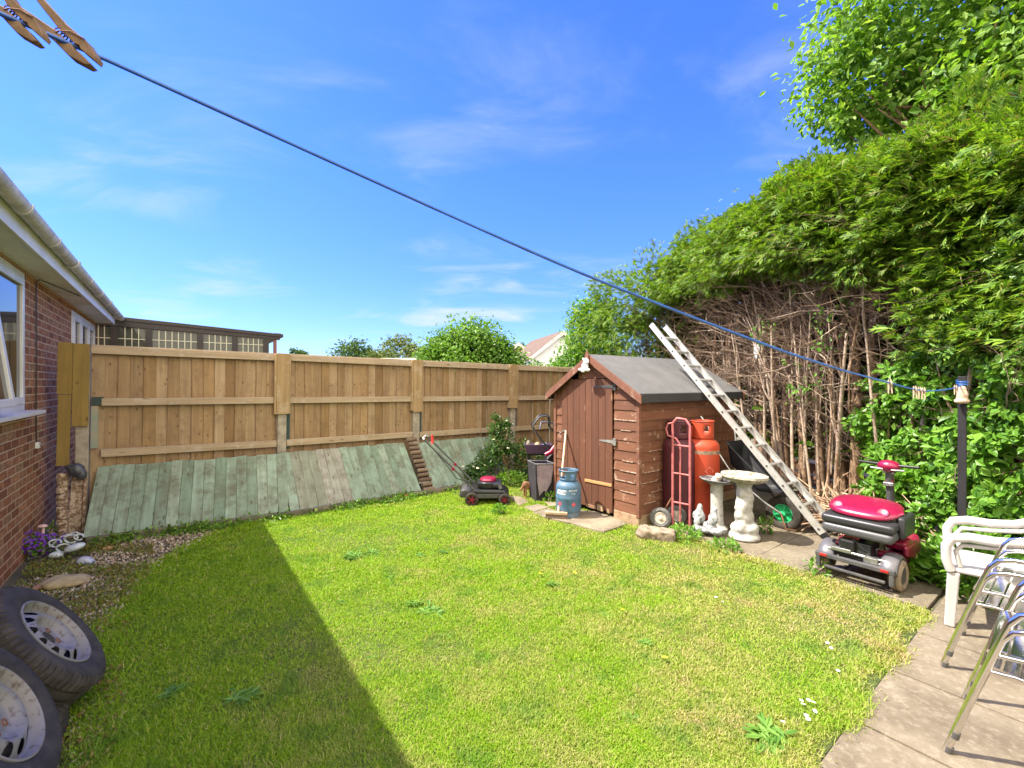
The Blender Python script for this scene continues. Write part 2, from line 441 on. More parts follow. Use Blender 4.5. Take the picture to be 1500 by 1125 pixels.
grassm, t, b = newmat('grass_blades')
oc = nd(t, 'ShaderNodeTexCoord').outputs['Object']
isl = island(t)
lush = ramp(t, isl, [(0,(0.14,0.295,0.008)),(0.45,(0.22,0.37,0.012)),(0.90,(0.30,0.42,0.025)),(0.965,(0.46,0.42,0.14)),(1,(0.50,0.42,0.20))])
dry = ramp(t, isl, [(0,(0.22,0.265,0.025)),(0.35,(0.34,0.325,0.07)),(0.6,(0.46,0.375,0.17)),(1,(0.54,0.43,0.26))])
sp = nd(t, 'ShaderNodeSeparateXYZ'); t.links.new(oc, sp.inputs[0])
gx = nd(t, 'ShaderNodeMapRange', {'From Min': -2.4, 'From Max': 2.6, 'To Min': -0.62, 'To Max': 0.20}); t.links.new(sp.outputs['X'], gx.inputs['Value'])
pat = math_(t, 'ADD', noise(t, 1.5, 7, 0.78, oc, None, 0.38, 0.66), gx.outputs[0])
pat2 = nd(t, 'ShaderNodeClamp'); t.links.new(pat, pat2.inputs[0])
c = mixc(t, pat2.outputs[0], lush, dry)
c = mixc(t, math_(t, 'MULTIPLY', noise(t, 3.6, 5, 0.7, oc, None, 0.52, 0.66), 0.6), c, (0.085,0.22,0.02))
t.links.new(c, b.inputs['Base Color']); b.inputs['Roughness'].default_value = 0.6; b.inputs['Specular IOR Level'].default_value = 0.2
tr = nd(t, 'ShaderNodeBsdfTranslucent'); t.links.new(mixc(t, 1.0, c, (1.2,1.2,0.5), 'MULTIPLY'), tr.inputs['Color'])
mx = nd(t, 'ShaderNodeMixShader', {0: 0.35}); t.links.new(b.outputs[0], mx.inputs[1]); t.links.new(tr.outputs[0], mx.inputs[2])
t.links.new(mx.outputs[0], t.nodes['Material Output'].inputs['Surface'])

def grass_field():
    NT = 2500000
    w = rng.uniform(0.66, 6.05, NT); g = rng.uniform(-0.6, 5.1, NT)
    X = 0.8*g - 0.6*w; Y = 0.6*g + 0.8*w
    keep = (g > lawn_edge_g(w) - rng.exponential(0.05, NT)) & (g < lawn_edge_g1(w) + rng.exponential(0.03, NT)) & (w > 0.74 + 0.05*np.sin(g*9) - rng.exponential(0.02, NT))
    keep &= (Y > 1.2) & (np.abs(X/Y) < 1.3)
    d = np.sqrt(X*X + Y*Y)
    keep &= rng.uniform(size=NT) < np.clip((2.3/d)**1.5, 0.16, 1)
    for p in SLABS_W: keep &= ~in_poly(X, Y, [(q.x,q.y) for q in p])
    g, w, X, Y, d = g[keep], w[keep], X[keep], Y[keep], d[keep]
    n = len(g)
    # tufts: taller and denser here and there
    tuft = 0.5 + 0.5*np.sin(X*7.1 + 1.3*np.sin(Y*5.3))*np.sin(Y*8.3 + 1.7*np.sin(X*6.1)) + 0.35*rng.normal(size=n)
    h = np.clip(0.011 + 0.012*np.clip(tuft,0,1.6) + rng.exponential(0.004, n), 0.006, 0.06)
    edge = (w > 5.6) | (g < lawn_edge_g(w)+0.12) | (w < 0.85) | (g > lawn_edge_g1(w)-0.1)
    h *= np.where(edge, 1.5, 1.0)
    wd = (0.0014 + 0.0008*rng.uniform(size=n))*np.clip(d/2.3, 1, 2.6)
    az = rng.uniform(0, 2*np.pi, n); lean = np.where(rng.uniform(size=n) < 0.14, rng.uniform(1.1,1.5,n), np.abs(rng.normal(0.55, 0.45, n)))
    D = np.stack([np.cos(az)*np.sin(lean), np.sin(az)*np.sin(lean), np.cos(lean)], 1)
    S = np.stack([-np.sin(az), np.cos(az), np.zeros(n)], 1)
    tw = rng.uniform(-0.6, 0.6, n); S = unit(S + np.stack([np.cos(az), np.sin(az), 0*az],1)*tw[:,None])
    P = np.stack([X, Y, np.zeros(n)], 1)
    mid = P + D*(h*0.55)[:,None]; tip = mid + unit(D + np.stack([np.cos(az)*0.7, np.sin(az)*0.7, -0.25*np.ones(n)],1))*(h*0.55)[:,None]
    W = wd[:,None]
    V = np.stack([P - S*W, P + S*W, mid + S*W*0.8, mid - S*W*0.8, tip], 1).reshape(-1,3)
    i = np.arange(n)[:,None]*5
    F = np.concatenate([np.concatenate([i+np.array([[0,1,2]]), i+np.array([[0,2,3]])], 1).reshape(-1,3), i+np.array([[3,2,4]])], 0)
    return V, F, n
V, F, ng = grass_field(); print('grass blades', ng)
kind(raw_mesh('grass', V, F, grassm), 'stuff')

slabm, t, b = newmat('paving_concrete')
isl = island(t)
c = ramp(t, isl, [(0,(0.185,0.15,0.10)),(0.5,(0.225,0.185,0.125)),(1,(0.265,0.225,0.155))])
c = mixc(t, math_(t,'MULTIPLY',noise(t, 2.6, 7, 0.7, lo=0.40, hi=0.62),0.85), c, (0.115,0.088,0.055))
c = mixc(t, math_(t,'MULTIPLY',noise(t, 30, 5, 0.7, lo=0.5, hi=0.7),0.5), c, (0.33,0.29,0.21))
c = mixc(t, math_(t,'MULTIPLY',noise(t, 7, 8, 0.8, lo=0.58, hi=0.7),0.6), c, (0.14,0.13,0.06))
t.links.new(c, b.inputs['Base Color']); b.inputs['Roughness'].default_value = 0.92
bump(t, b, noise(t, 55, 7, 0.75), 0.5, 0.006)
mb = MB(); mb.M = YM.copy()
for i in range(-4, 11):            # patio where the photographer stands
    for j in range(-4, 1):
        z = rng.uniform(-0.003, 0.003); a = rng.uniform(-0.004, 0.004)
        g0, w0 = -1.1 + 0.61*i, 0.72 + 0.61*(j-1)
        if g0 > 5.6: continue
        mb.box((g0+0.305, w0+0.305, -0.02+z), (0.602, 0.602, 0.06), Euler((a, a, 0)).to_matrix())
kind(mb.build('patio', slabm, bevel=0.004), 'structure')
mb = MB(); mb.M = YM.copy()
for j in range(4):                 # path along the foot of the hedge
    for i in range(2):
        z = rng.uniform(-0.004, 0.004); a = rng.uniform(-0.008, 0.008)
        mb.box((4.23+0.31+0.615*i, 0.745+0.29+0.585*j, -0.015+z), (0.607, 0.578, 0.06), Euler((a, a, 0.01*(j-1))).to_matrix())
slabm2 = slabm.copy(); slabm2.name = 'old_path_concrete'
for e_ in [x for x in slabm2.node_tree.nodes if x.type == 'VALTORGB'][0].color_ramp.elements: e_.color = tuple(v*0.78 for v in e_.color[:3]) + (1,)
kind(mb.build('path', slabm2, bevel=0.004), 'structure')
mb = MB()
for k, p in enumerate(SLABS_W):
    z = 0.030 if k == 4 else 0.016
    mb.prism([(q.x, q.y) for q in p], lambda a, b_, s, z=z: (a, b_, -0.05 if s == 0 else z))
kind(mb.build('paving', slabm, bevel=0.005), 'structure')

# gravel bed beside the house
gravm, t, b = newmat('gravel')
c = ramp(t, island(t), [(0,(0.18,0.13,0.08)),(0.4,(0.34,0.26,0.17)),(0.75,(0.48,0.40,0.29)),(1,(0.62,0.56,0.46))]); t.links.new(c, b.inputs['Base Color']); b.inputs['Roughness'].default_value = 0.9
NS = 15000
w = rng.uniform(0.8, 6.1, NS); g = lawn_edge_g(w) + 0.02 - np.abs(rng.uniform(0, 1.0, NS)); k = (g > -1.12); g, w = g[k], w[k]; n = len(g)
X, Y = 0.8*g-0.6*w, 0.6*g+0.8*w
s = 0.006 + 0.011*rng.uniform(size=n)**2
oct_ = np.array([[1,0,0],[0,1,0],[-1,0,0],[0,-1,0],[0,0,.7],[0,0,-.7]]); of = np.array([[0,1,4],[1,2,4],[2,3,4],[3,0,4],[1,0,5],[2,1,5],[3,2,5],[0,3,5]])
A = rng.normal(size=(n,3,3)); Q,_ = np.linalg.qr(A)
V = np.einsum('nij,kj->nki', Q, oct_*np.array([1,0.75,0.8]))*s[:,None,None]*(1+0.35*rng.normal(size=(n,6,1))) + np.stack([X,Y,0.002+s*0.4],1)[:,None,:]
F = (np.arange(n)[:,None,None]*6 + of[None]).reshape(-1,3)
kind(raw_mesh('gravel', V.reshape(-1,3), F, gravm), 'stuff')

# ================================================================ THE BUNGALOW
brickm, t, b = newmat('brickwork')
oc = nd(t, 'ShaderNodeTexCoord').outputs['Object']
sp = nd(t, 'ShaderNodeSeparateXYZ'); t.links.new(oc, sp.inputs[0])
cb = nd(t, 'ShaderNodeCombineXYZ'); t.links.new(math_(t,'ADD',sp.outputs['Y'],sp.outputs['X']), cb.inputs[0]); t.links.new(sp.outputs['Z'], cb.inputs[1])
bt = nd(t, 'ShaderNodeTexBrick', {'Scale': 1.0, 'Brick Width': 0.225, 'Row Height': 0.075, 'Mortar Size': 0.0075, 'Mortar Smooth': 0.3, 'Bias': 0.0})
t.links.new(cb.outputs[0], bt.inputs['Vector'])
bt.inputs['Color1'].default_value = (0,0,0,1); bt.inputs['Color2'].default_value = (1,1,1,1); bt.inputs['Mortar'].default_value = (0.5,0.5,0.5,1)
bc = ramp(t, bt.outputs['Color'], [(0,(0.21,0.095,0.045)),(0.3,(0.40,0.155,0.065)),(0.65,(0.47,0.225,0.10)),(0.85,(0.40,0.255,0.12)),(1,(0.58,0.27,0.12))])
bc = mixc(t, math_(t,'MULTIPLY',noise(t, 9, 6, 0.75, oc, None, 0.4, 0.7),0.6), bc, (0.14,0.06,0.045))
drag = noise(t, 42, 3, 0.6, cb.outputs[0], (0.16,2.0,1), 0.38, 0.62, rot=(0,0,0.06))
bc = mixc(t, math_(t,'MULTIPLY',drag,0.65), bc, (0.15,0.07,0.04))
mc = mixc(t, noise(t, 25, 4, 0.7, oc), (0.46,0.31,0.175), (0.57,0.40,0.25))
c = mixc(t, bt.outputs['Fac'], bc, mc); t.links.new(c, b.inputs['Base Color']); b.inputs['Roughness'].default_value = 0.95; b.inputs['Specular IOR Level'].default_value = 0.1
hh = math_(t, 'ADD', math_(t,'MULTIPLY',math_(t,'SUBTRACT',1.0,bt.outputs['Fac']),1.0), math_(t,'MULTIPLY',drag,0.35)); bump(t, b, hh, 0.8, 0.008)

house = thing('bungalow', 'red brick bungalow with white window frames and long white gutter', 'house', (0,0,0), RZ)
W0, W1, SOF = -7.0, 10.25, 2.64
WIN = [(4.0, 5.86, 1.36, 2.60), (8.1, 10.0, 1.55, 2.57)]
mb = MB()
def wallpiece(w0, w1, z0, z1): mb.bx(-1.43, -1.13, w0, w1, z0, z1)
wallpiece(W0, WIN[0][0], -0.1, SOF+0.1); wallpiece(WIN[0][1], WIN[1][0], -0.1, SOF+0.1); wallpiece(WIN[1][1], W1-0.05, -0.1, SOF+0.1)
for a, e, z0, z1 in WIN: wallpiece(a, e, -0.1, z0); wallpiece(a, e, z1, SOF+0.1)
mb.bx(-9.0, -1.43, W1-0.35, W1-0.05, -0.1, SOF+0.1); mb.bx(-9.0, -1.43, W0, W0+0.3, -0.1, SOF+0.1)
mb.build('wall', brickm, house)
mb = MB(); mb.bx(-1.14, -0.915, W0, W1-0.05, SOF, SOF+0.012); mb.build('soffit', M['soffit'], house)
mb = MB()
for a, e in ((W0, 3.0), (3.004, 7.46), (7.464, W1)): mb.bx(-0.914, -0.89, a, e, SOF-0.012, SOF+0.17)
mb.build('fascia', M['fascia'], house, bevel=0.003)
rm_, t, b = newmat('roof_tiles'); c = mixc(t, noise(t, 6, 6), (0.10,0.055,0.04), (0.16,0.10,0.07)); t.links.new(c, b.inputs['Base Color']); b.inputs['Roughness'].default_value = 0.9
mb = MB(); p = math.radians(17)
mb.prism([(-0.83, SOF+0.165), (-0.83, SOF+0.195), (-5.2, SOF+0.195+4.37*math.tan(p)), (-9.6, SOF+0.19), (-9.6, SOF+0.16), (-5.2, SOF+0.14+4.37*math.tan(p))], lambda a, b_, s: (a, W0-0.1 if s == 0 else W1, b_))
mb.build('roof', rm_, house)
mb = MB()   # half-round gutter
prof = [(-0.835+0.052*math.cos(a), SOF+0.150+0.062*math.sin(a)) for a in np.linspace(math.pi, 2*math.pi, 11)]
prof += [(-0.835+0.046*math.cos(a), SOF+0.150+0.056*math.sin(a)) for a in np.linspace(2*math.pi, math.pi, 11)]
mb.prism(prof, lambda a, b_, s: (a, W0 if s == 0 else W1+0.35, b_))
gut = mb.build('gutter', M['gutter'], house, smooth=40)
for w in np.arange(0.0, 10.6, 0.86):
    mb = MB(); big = abs((w/0.86) % 3 - 1) < 0.1
    pr = [(-0.835+(0.058 if not big else 0.061)*math.cos(a), SOF+0.150+(0.068 if not big else 0.072)*math.sin(a)) for a in np.linspace(math.pi*0.97, 2.03*math.pi, 12)]
    pr2 = [(-0.835+0.0525*math.cos(a), SOF+0.150+0.0625*math.sin(a)) for a in np.linspace(2.03*math.pi, math.pi*0.97, 12)]
    hw = 0.05 if big else 0.014
    mb.prism(pr+pr2, lambda a, b_, s: (a, w-hw if s == 0 else w+hw, b_))
    mb.build('gutter_bracket', M['gutter'], gut)
glass = glassmat('window_glass')
netm = plain('curtain', (0.5,0.5,0.48), 0.9)
def upvc_window(w0, w1, z0, z1, splits, openw=None):
    mb = MB(); d = 0.065
    mb.bx(-1.20, -1.118, w0, w1, z1-d, z1); mb.bx(-1.20, -1.118, w0, w1, z0, z0+d)
    xs = [w0] + splits + [w1]
    for x in xs:
        a = min(max(x-d/2, w0), w1-d); mb.bx(-1.20, -1.118, a, a+d, z0+d, z1-d)
    f = mb.build('window', M['white_upvc'], house, bevel=0.006)
    for a, e in zip(xs[:-1], xs[1:]):
        a2, e2 = max(a+d/2, w0+d), min(e-d/2, w1-d)
        hinge = (openw is not None and abs(a-w0) < 1e-6)
        mb = MB(); s = 0.06; x0, x1 = (-1.165, -1.105)
        mb.bx(x0, x1, a2, a2+s, z0+d, z1-d); mb.bx(x0, x1, e2-s, e2, z0+d, z1-d)
        mb.bx(x0, x1, a2+s, e2-s, z0+d, z0+d+s); mb.bx(x0, x1, a2+s, e2-s, z1-d-s, z1-d)
        sash = mb.build('sash', M['white_upvc'], f, bevel=0.005)
        mb = MB(); mb.bx(-1.145, -1.125, a2+s, e2-s, z0+d+s, z1-d-s); pane = mb.build('pane', glass, f)
        if hinge:
            piv = Vector((-1.11, 0, z1-d)); T = Matrix.Translation(piv) @ Matrix.Rotation(R_(-7), 4, 'Y') @ Matrix.Translation(-piv)
            for o in (sash, pane): o.matrix_local = T
    mb = MB(); mb.bx(-1.32, -1.3, w0, w1, z0, z1); mb.build('blind', netm, f)
    mb = MB(); mb.bx(-1.128, -1.0, w0-0.06, w1+0.10, z0-0.035, z0); mb.build('sill', M['white_upvc'], f, bevel=0.006)
    return f
upvc_window(*WIN[0], [4.9], openw=1)
upvc_window(*WIN[1], [8.7, 9.35])
mb = MB()
mb.tube([(-0.93,7.2,SOF-0.01),(-1.10,6.30,SOF-0.01),(-1.118,6.26,SOF-0.04),(-1.118,6.27,1.9),(-1.118,6.25,1.3),(-1.118,6.27,1.02),(-1.09,6.27,0.99)], 0.005, 6)
cab = mb.build('cable', M['black'], house)
mb = MB(); mb.box((-1.11,6.27,1.0),(0.03,0.06,0.06)); mb.build('cable_box', M['white_upvc'], cab, bevel=0.005)

# glazed lean-to beyond the fence
lt = thing('lean_to', 'dark brown glazed lean-to with small lattice panes behind the timber fence', 'lean-to', tuple(yd(-0.95, 10.65, 0)), RZ)
mb = MB(); L = 2.62
def ltz(x): return 2.80 - 0.055*x
for x0, x1, z0, z1 in ((0,L,-0.20,0.0),):
    mb.prism([(x0-0.45, ltz(x0)+0.02), (x1+0.06, ltz(x1)), (x1+0.06, ltz(x1)-0.11), (x0-0.45, ltz(x0)-0.15)], lambda a, b_, s: (a, -0.05 if s == 0 else 0.05, b_))
mb.build('roof_beam', M['dark_brown'], lt, bevel=0.004)
mb = MB(); mb.prism([(0, ltz(0)+0.012), (L+0.12, ltz(L)+0.012), (L+0.12, ltz(L)-0.05), (0, ltz(0)-0.05)], lambda a, b_, s: (a, -0.07 if s == 0 else 2.4, b_)); mb.build('roof', M['dark_brown'], lt)
PX = [-0.40, 0.02, 0.50, 1.28, 1.86, 2.42]
for i, x in enumerate(PX):
    mb = MB(); mb.bx(x-0.05, x+0.05, -0.045, 0.045, 0, ltz(x)-0.14); mb.build('post', M['dark_brown'], lt)
mb = MB(); mb.bx(L-0.06, L+0.0, -0.03, 0.03, 0, ltz(L)-0.1); mb.box((L+0.02,0,ltz(L)-0.02),(0.12,0.09,0.10)); mb.build('end_post', M['red_brown'], lt)
lt_glass = glassmat('lean_to_glass', (0.06,0.065,0.05)); lt_glass.node_tree.nodes['Principled BSDF'].inputs['Specular IOR Level'].default_value = 0.35; cream = plain('cream_lattice', (0.50,0.49,0.36), 0.6)
for a, e in zip(PX[:-1], PX[1:]):
    mb = MB(); mb.bx(a+0.05, e-0.05, -0.01, 0.01, 0.9, ltz(e)-0.11); pn = mb.build('pane', lt_glass, lt)
    mb = MB(); nn = max(3, int((e-a)/0.10))
    for k in range(1, nn): x = a+0.05+(e-a-0.1)*k/nn; mb.bx(x-0.007, x+0.007, -0.024, -0.011, 0.9, ltz(e)-0.12)
    for z in (2.22, 2.42) : mb.bx(a+0.05, e-0.05, -0.0265, -0.013, z-0.007, z+0.007)
    mb.build('lattice', cream, pn)
mb = MB(); mb.bx(0.05, L-0.2, -0.03, 0.03, 0, 0.9); mb.build('base_panel', M['dark_brown'], lt)

# ================================================================ TIMBER FENCE with concrete posts
fencewood = wood('fence_boards', [(0.31,0.195,0.085),(0.41,0.27,0.13),(0.24,0.145,0.062),(0.44,0.32,0.19),(0.28,0.175,0.078),(0.40,0.285,0.165),(0.34,0.215,0.10)], (1,1,0.05), 30, knots=(13,13,7.5), kcol=(0.045,0.026,0.012), wear=(0.15,0.09,0.042), wear_amt=0.6, wlo=0.48, whi=0.66, wscale=4.0, bmp=0.6)
railwood = wood('fence_rails', [(0.40,0.305,0.195),(0.46,0.36,0.24),(0.36,0.27,0.17)], (0.05,1,1), 30, knots=(3,12,12), wear=(0.44,0.38,0.30), wear_amt=0.5)
sleevewood = wood('post_cover_wood', [(0.35,0.235,0.108),(0.40,0.28,0.14)], (1,1,0.05), 24, knots=(9,9,4), wear=(0.50,0.42,0.30), wear_amt=0.4)
oliveboard = wood('olive_boards', [(0.27,0.18,0.038),(0.31,0.205,0.05),(0.25,0.165,0.036)], (1,1,0.05), 22, knots=(9,9,5), wear=(0.20,0.16,0.04), wear_amt=0.3)
greenstrip = plain('dark_green_membrane', (0.03,0.05,0.045), 0.8)
fence = thing('fence', 'tall brown close-board fence with concrete posts and three horizontal rails', 'fence', (-4.66,4.8,0), RZ)
fence.rotation_euler = (0, R_(0.67), RZ)
SP = 1.935
for k in range(6):
    x = SP*k; mb = MB()
    mb.bx(x-0.055, x+0.055, -0.055, 0.055, -0.2, 1.92); po = mb.build('post', M['concrete'], fence, bevel=0.012)
    if k > 0:
        mb = MB(); zt = 1.22; mb.bx(x-0.075, x+0.075, -0.082, -0.056, zt-0.02+0.02*(k%2), 2.03); mb.bx(x-0.10, x-0.0755, -0.075, 0.03, zt, 2.02); mb.bx(x+0.0755, x+0.095, -0.075, 0.03, zt+0.01, 2.02)
        mb.build('post_cover', sleevewood, po, bevel=0.003)
        if k < 4:
            mb = MB(); mb.bx(x+0.058, x+0.10, -0.02, 0.0, 0.75, 1.30); mb.build('gap_strip', greenstrip, po)
for k in range(-1, 5):
    x0, x1 = (SP*k+0.06, SP*(k+1)-0.06)
    if k == -1: continue
    if k == 4: x1 = SP*5-0.06
    mb = MB(); x = x0; i = 0
    while x < x1-0.02:
        wd = min(rng.uniform(0.108, 0.125), x1-x)
        zt = 1.985 + rng.uniform(-0.008, 0.004)
        mb.box((x+wd/2, 0.020 + 0.007*(i%2) + rng.uniform(-0.002,0.002), (0.06+zt)/2), (wd+0.002, 0.015, zt-0.06), Euler((0, R_(rng.uniform(-.25,.25)), R_(rng.uniform(4,9)))).to_matrix())
        x += wd-0.004; i += 1
    pn = mb.build('panel', fencewood, fence, bevel=0.002, seg=1)
    for z, h in ((1.975,0.085),(1.405,0.082),(0.835,0.085)):
        mb = MB(); dz = rng.uniform(-0.012, 0.012); xs = x0 + (0.09 if (k == 0 and z < 1.6) else 0)
        mb.box(((xs+x1)/2, -0.022, z), (x1-xs, 0.045, h), Euler((0, -dz*0.6, 0)).to_matrix()); mb.build('rail', railwood, pn, bevel=0.004)
    mb = MB(); mb.box(((x0+x1)/2, 0.0, 2.024), (x1-x0, 0.06, 0.012)); mb.build('capping', railwood, pn, bevel=0.003)
mb = MB(); mb.bx(0.07, 0.17, -0.035, -0.02, 1.37, 1.46); mb.build('metal_bracket', greenstrip, fence)
mb = MB(); mb.bx(0.065, 0.125, -0.03, -0.008, 0.9, 1.36); mb.build('filler_board', plain('grey_green_board', (0.22,0.25,0.20), 0.9, (0.3,0.26,0.18), 12), fence)
for x0, x1, z0, z1, y in ((-0.19,-0.075,1.49,2.035,-0.085),(-0.185,-0.085,0.74,1.485,-0.083),(-0.074,0.055,1.15,2.03,-0.090)):
    mb = MB(); mb.box(((x0+x1)/2, y, (z0+z1)/2), (x1-x0, 0.022, z1-z0), Euler((0, R_(rng.uniform(-0.6,0.6)), 0)).to_matrix()); mb.build('end_board', oliveboard, fence, bevel=0.003)

# broken timber post and bag in the corner between wall and fence post
ts = thing('broken_post', 'rotten broken timber post with flaking face between brick wall and concrete post', 'old post', tuple(yd(-0.97, 6.50, 0)), RZ)
rot = wood('rotten_wood', [(0.17,0.10,0.06),(0.28,0.18,0.11)], (1,1,0.08), 18, wear=(0.52,0.42,0.32), wear_amt=0.8, wlo=0.46, whi=0.56, wscale=22)
mb = MB(); random.seed(3)
pts = [(0.006*math.sin(i*1.3), 0.006*math.cos(i*2.1), 0.66*i/30) for i in range(31)]
mb.tube(pts, [0.047*random.uniform(0.86, 1.1) for _ in pts], 9); mb.build('post_core', rot, ts)
mb = MB(); mb.box((0.10,0.02,0.33),(0.10,0.03,0.70), Euler((0,R_(3),0)).to_matrix()); mb.box((0.165,0.0,0.30),(0.028,0.03,0.62), Euler((0,R_(2),0)).to_matrix()); mb.build('splinter', rot, ts, bevel=0.004)
bg = MB(); bg.ball((0,0,0),(0.07,0.05,0.075)); bg.ball((0.045,-0.02,-0.05),(0.045,0.035,0.06)); bg.ball((-0.04,0.01,0.035),(0.05,0.04,0.035))
o = bg.build('plastic_bag', plain('dark_plastic_bag', (0.03,0.035,0.045), 0.3, (0.07,0.075,0.085), 20, bmp=0.6, bscale=35), remesh=0.012); o.location = yd(-0.86, 6.44, 0.70); o.rotation_euler = (0,0,RZ)
tag(o, 'crumpled dark plastic bag hung on the broken post by the wall', 'bag')

# ================================================================ GREEN SHEETS leaning on the fence
greenwood = wood('weathered_green_boards', [(0.235,0.335,0.245),(0.28,0.39,0.29),(0.185,0.27,0.19),(0.33,0.425,0.325),(0.25,0.35,0.26)], (1,0.06,1), 34, rough=0.85, knots=(11,4.2,11), wear=(0.10,0.095,0.055), wear_amt=0.85, wlo=0.44, whi=0.64, wscale=5.0)
greywood = wood('bare_grey_boards', [(0.33,0.34,0.275),(0.40,0.405,0.34),(0.28,0.29,0.225),(0.26,0.30,0.22)], (1,0.06,1), 34, rough=0.9, knots=(11,4.2,11), wear=(0.13,0.11,0.075), wear_amt=0.7, wlo=0.46, whi=0.64)
def lean_panel(g0, w0, g1, w1, zb, ztop, wtop, label, nb, greys=()):
    A = yd(g0, w0, zb); B = yd(g1, w1, zb); L = (B-A).length
    ex = (B-A).normalized(); top = yd((g0+g1)/2, wtop, ztop) - yd((g0+g1)/2, (w0+w1)/2, zb)
    ey = (top - ex*top.dot(ex)); H = ey.length; ey.normalize(); ez = ex.cross(ey)
    r = thing('fence_sheet', label, 'old fence panel', A)
    r.matrix_world = Matrix(((ex.x,ey.x,ez.x,A.x),(ex.y,ey.y,ez.y,A.y),(ex.z,ey.z,ez.z,A.z),(0,0,0,1)))
    mb = MB(); gb = MB()
    for i in range(nb):
        bw = L/nb; q = gb if i in greys else mb
        top_j = rng.uniform(-0.01, 0.012); bot = rng.uniform(-0.012, 0.008)
        q.box((bw*(i+0.5), (H+top_j+bot)/2, 0.010+rng.uniform(-0.002,0.002)), (bw*0.985, H+top_j-bot, 0.016), Euler((0, R_(rng.uniform(-3.0,-1.0)), R_(rng.uniform(-.3,.3)))).to_matrix())
    mb.build('boards', greenwood, r, bevel=0.003, seg=1)
    if greys: gb.build('bare_boards', greywood, r, bevel=0.003, seg=1)
    mb = MB()
    for yy in (0.12, H*0.5, H-0.05): mb.box((L/2, yy, -0.018), (L, 0.06, 0.03))
    mb.build('back_rail', greywood, r)
lean_panel(-0.77, 6.12, 1.06, 5.93, 0.05, 0.68, 6.56, 'pale green weathered board sheet leaning by the brick wall, furthest from the shed', 17)
lean_panel(1.075, 5.90, 2.80, 5.92, 0.05, 0.68, 6.54, 'green board sheet with bare grey stripped boards, leaning between the other two', 16, (1,2,3,4,5,6))
lean_panel(2.99, 5.93, 4.40, 5.93, 0.05, 0.66, 6.53, 'green board sheet leaning behind the lawnmower, half under the rose bush', 14)
# edging stones at their foot
km = plain('mossy_edging', (0.17,0.14,0.10), 0.95, (0.06,0.075,0.03), 9, bmp=0.8, bscale=40, isl=0.25)
mb = MB(); mb.M = YM.copy(); x = -0.75
while x < 3.3:
    l = rng.uniform(0.28, 0.42); mb.box((x+l/2, 5.86 + (0.22*max(0, 0.9-x)/1.6), 0.025), (l-0.01, 0.07, 0.09), Euler((rng.uniform(-.05,.05),0,rng.uniform(-.02,.02)-0.10*(x<0.9))).to_matrix()); x += l
kind(mb.build('kerb', km, bevel=0.012), 'structure')
# roll of log edging between the second and third sheets
lr = thing('log_roll', 'strip of dark half-log edging lying up the gap between green sheets', 'log edging', tuple(yd(2.905, 5.90, 0.03)), RZ)
mb = MB(); logm = wood('log_wood', [(0.13,0.085,0.055),(0.20,0.14,0.09),(0.26,0.19,0.12)], (0.2,1,1), 14, wear=(0.36,0.28,0.18), wear_amt=0.5)
for i in range(12):
    f = i/11; mb.tube([(-0.085+0.008*math.sin(i*2), 0.60*f, 0.04+0.66*f), (0.085+0.008*math.cos(i*3), 0.60*f, 0.04+0.66*f)], 0.031, 10)
mb.build('logs', logm, lr, smooth=50)
mb = MB()
for x in (-0.05, 0.05): mb.tube([(x, 0.02, 0.0), (x, 0.62, 0.68)], 0.004, 5)
mb.build('wire', M['rust'], lr)
o = MB(); o.prism([(0,0),(0.13,0.01),(0.15,0.06),(0.07,0.10),(0.01,0.07)], lambda a,b_,s: (a, -0.02*s + 0.03*math.sin(a*20), b_)); o = o.build('pot_shard', M['terracotta'], bevel=0.004); o.location = gnd(581,733); o.rotation_euler = (R_(-25),0,R_(10))
tag(o, 'broken piece of terracotta pot at the foot of the green sheets', 'pot shard')
# ================================================================ SHED
shedwood = wood('shed_cladding', [(0.165,0.064,0.030),(0.195,0.078,0.038),(0.148,0.057,0.027),(0.215,0.09,0.046)], (0.08,0.08,1), 26, rough=0.75, wear=(0.50,0.38,0.28), wear_amt=0.6, wlo=0.57, whi=0.66, wscale=9)
doorwood = wood('shed_door_boards', [(0.122,0.045,0.021),(0.142,0.053,0.025),(0.108,0.039,0.019)], (1,1,0.05), 28, rough=0.75, knots=(7,7,3), kcol=(0.36,0.19,0.11), wear=(0.32,0.16,0.085), wear_amt=0.45, wlo=0.6, whi=0.7, wscale=8)
barge = wood('shed_trim', [(0.18,0.07,0.04),(0.215,0.09,0.052)], (1,1,1), 20, rough=0.75, wear=(0.48,0.36,0.28), wear_amt=0.5, wlo=0.56, whi=0.68)
barewood = wood('bare_worn_wood', [(0.42,0.30,0.19),(0.36,0.25,0.15)], (0.1,0.1,1), 22, wear=(0.20,0.09,0.05), wear_amt=0.7)
felt = plain('roof_felt', (0.105,0.104,0.101), 0.95, (0.13,0.126,0.12), 5, bmp=0.5, bscale=220)
feltd = plain('roof_felt_edge', (0.035,0.035,0.037), 0.9)
SH = thing('garden_shed', 'brown wooden garden shed with grey felt roof and closed plank door', 'shed', tuple(yd(4.11, 3.116, 0)), RZ)
SL, SW, EZ, RZ_ = 2.12, 1.36, 1.50, 1.925
slope = (RZ_-EZ)/(SW/2)
D0, D1, DT = 0.35, 1.225, 1.665
mb = MB(); z = 0.13; bh = 0.117; i = 0
def fboard(ya, yb, yc, yd2, z0, z1, q):   # bottom ya..yb, top yc..yd2
    q.add([(-0.014,ya,z0),(-0.014,yb,z0),(0.0,yb,z0),(0.0,ya,z0),(-0.004,yc,z1),(-0.004,yd2,z1),(0.0,yd2,z1),(0.0,yc,z1)],
          [(0,3,2,1),(4,5,6,7),(0,1,5,4),(2,3,7,6),(1,2,6,5),(3,0,4,7)])
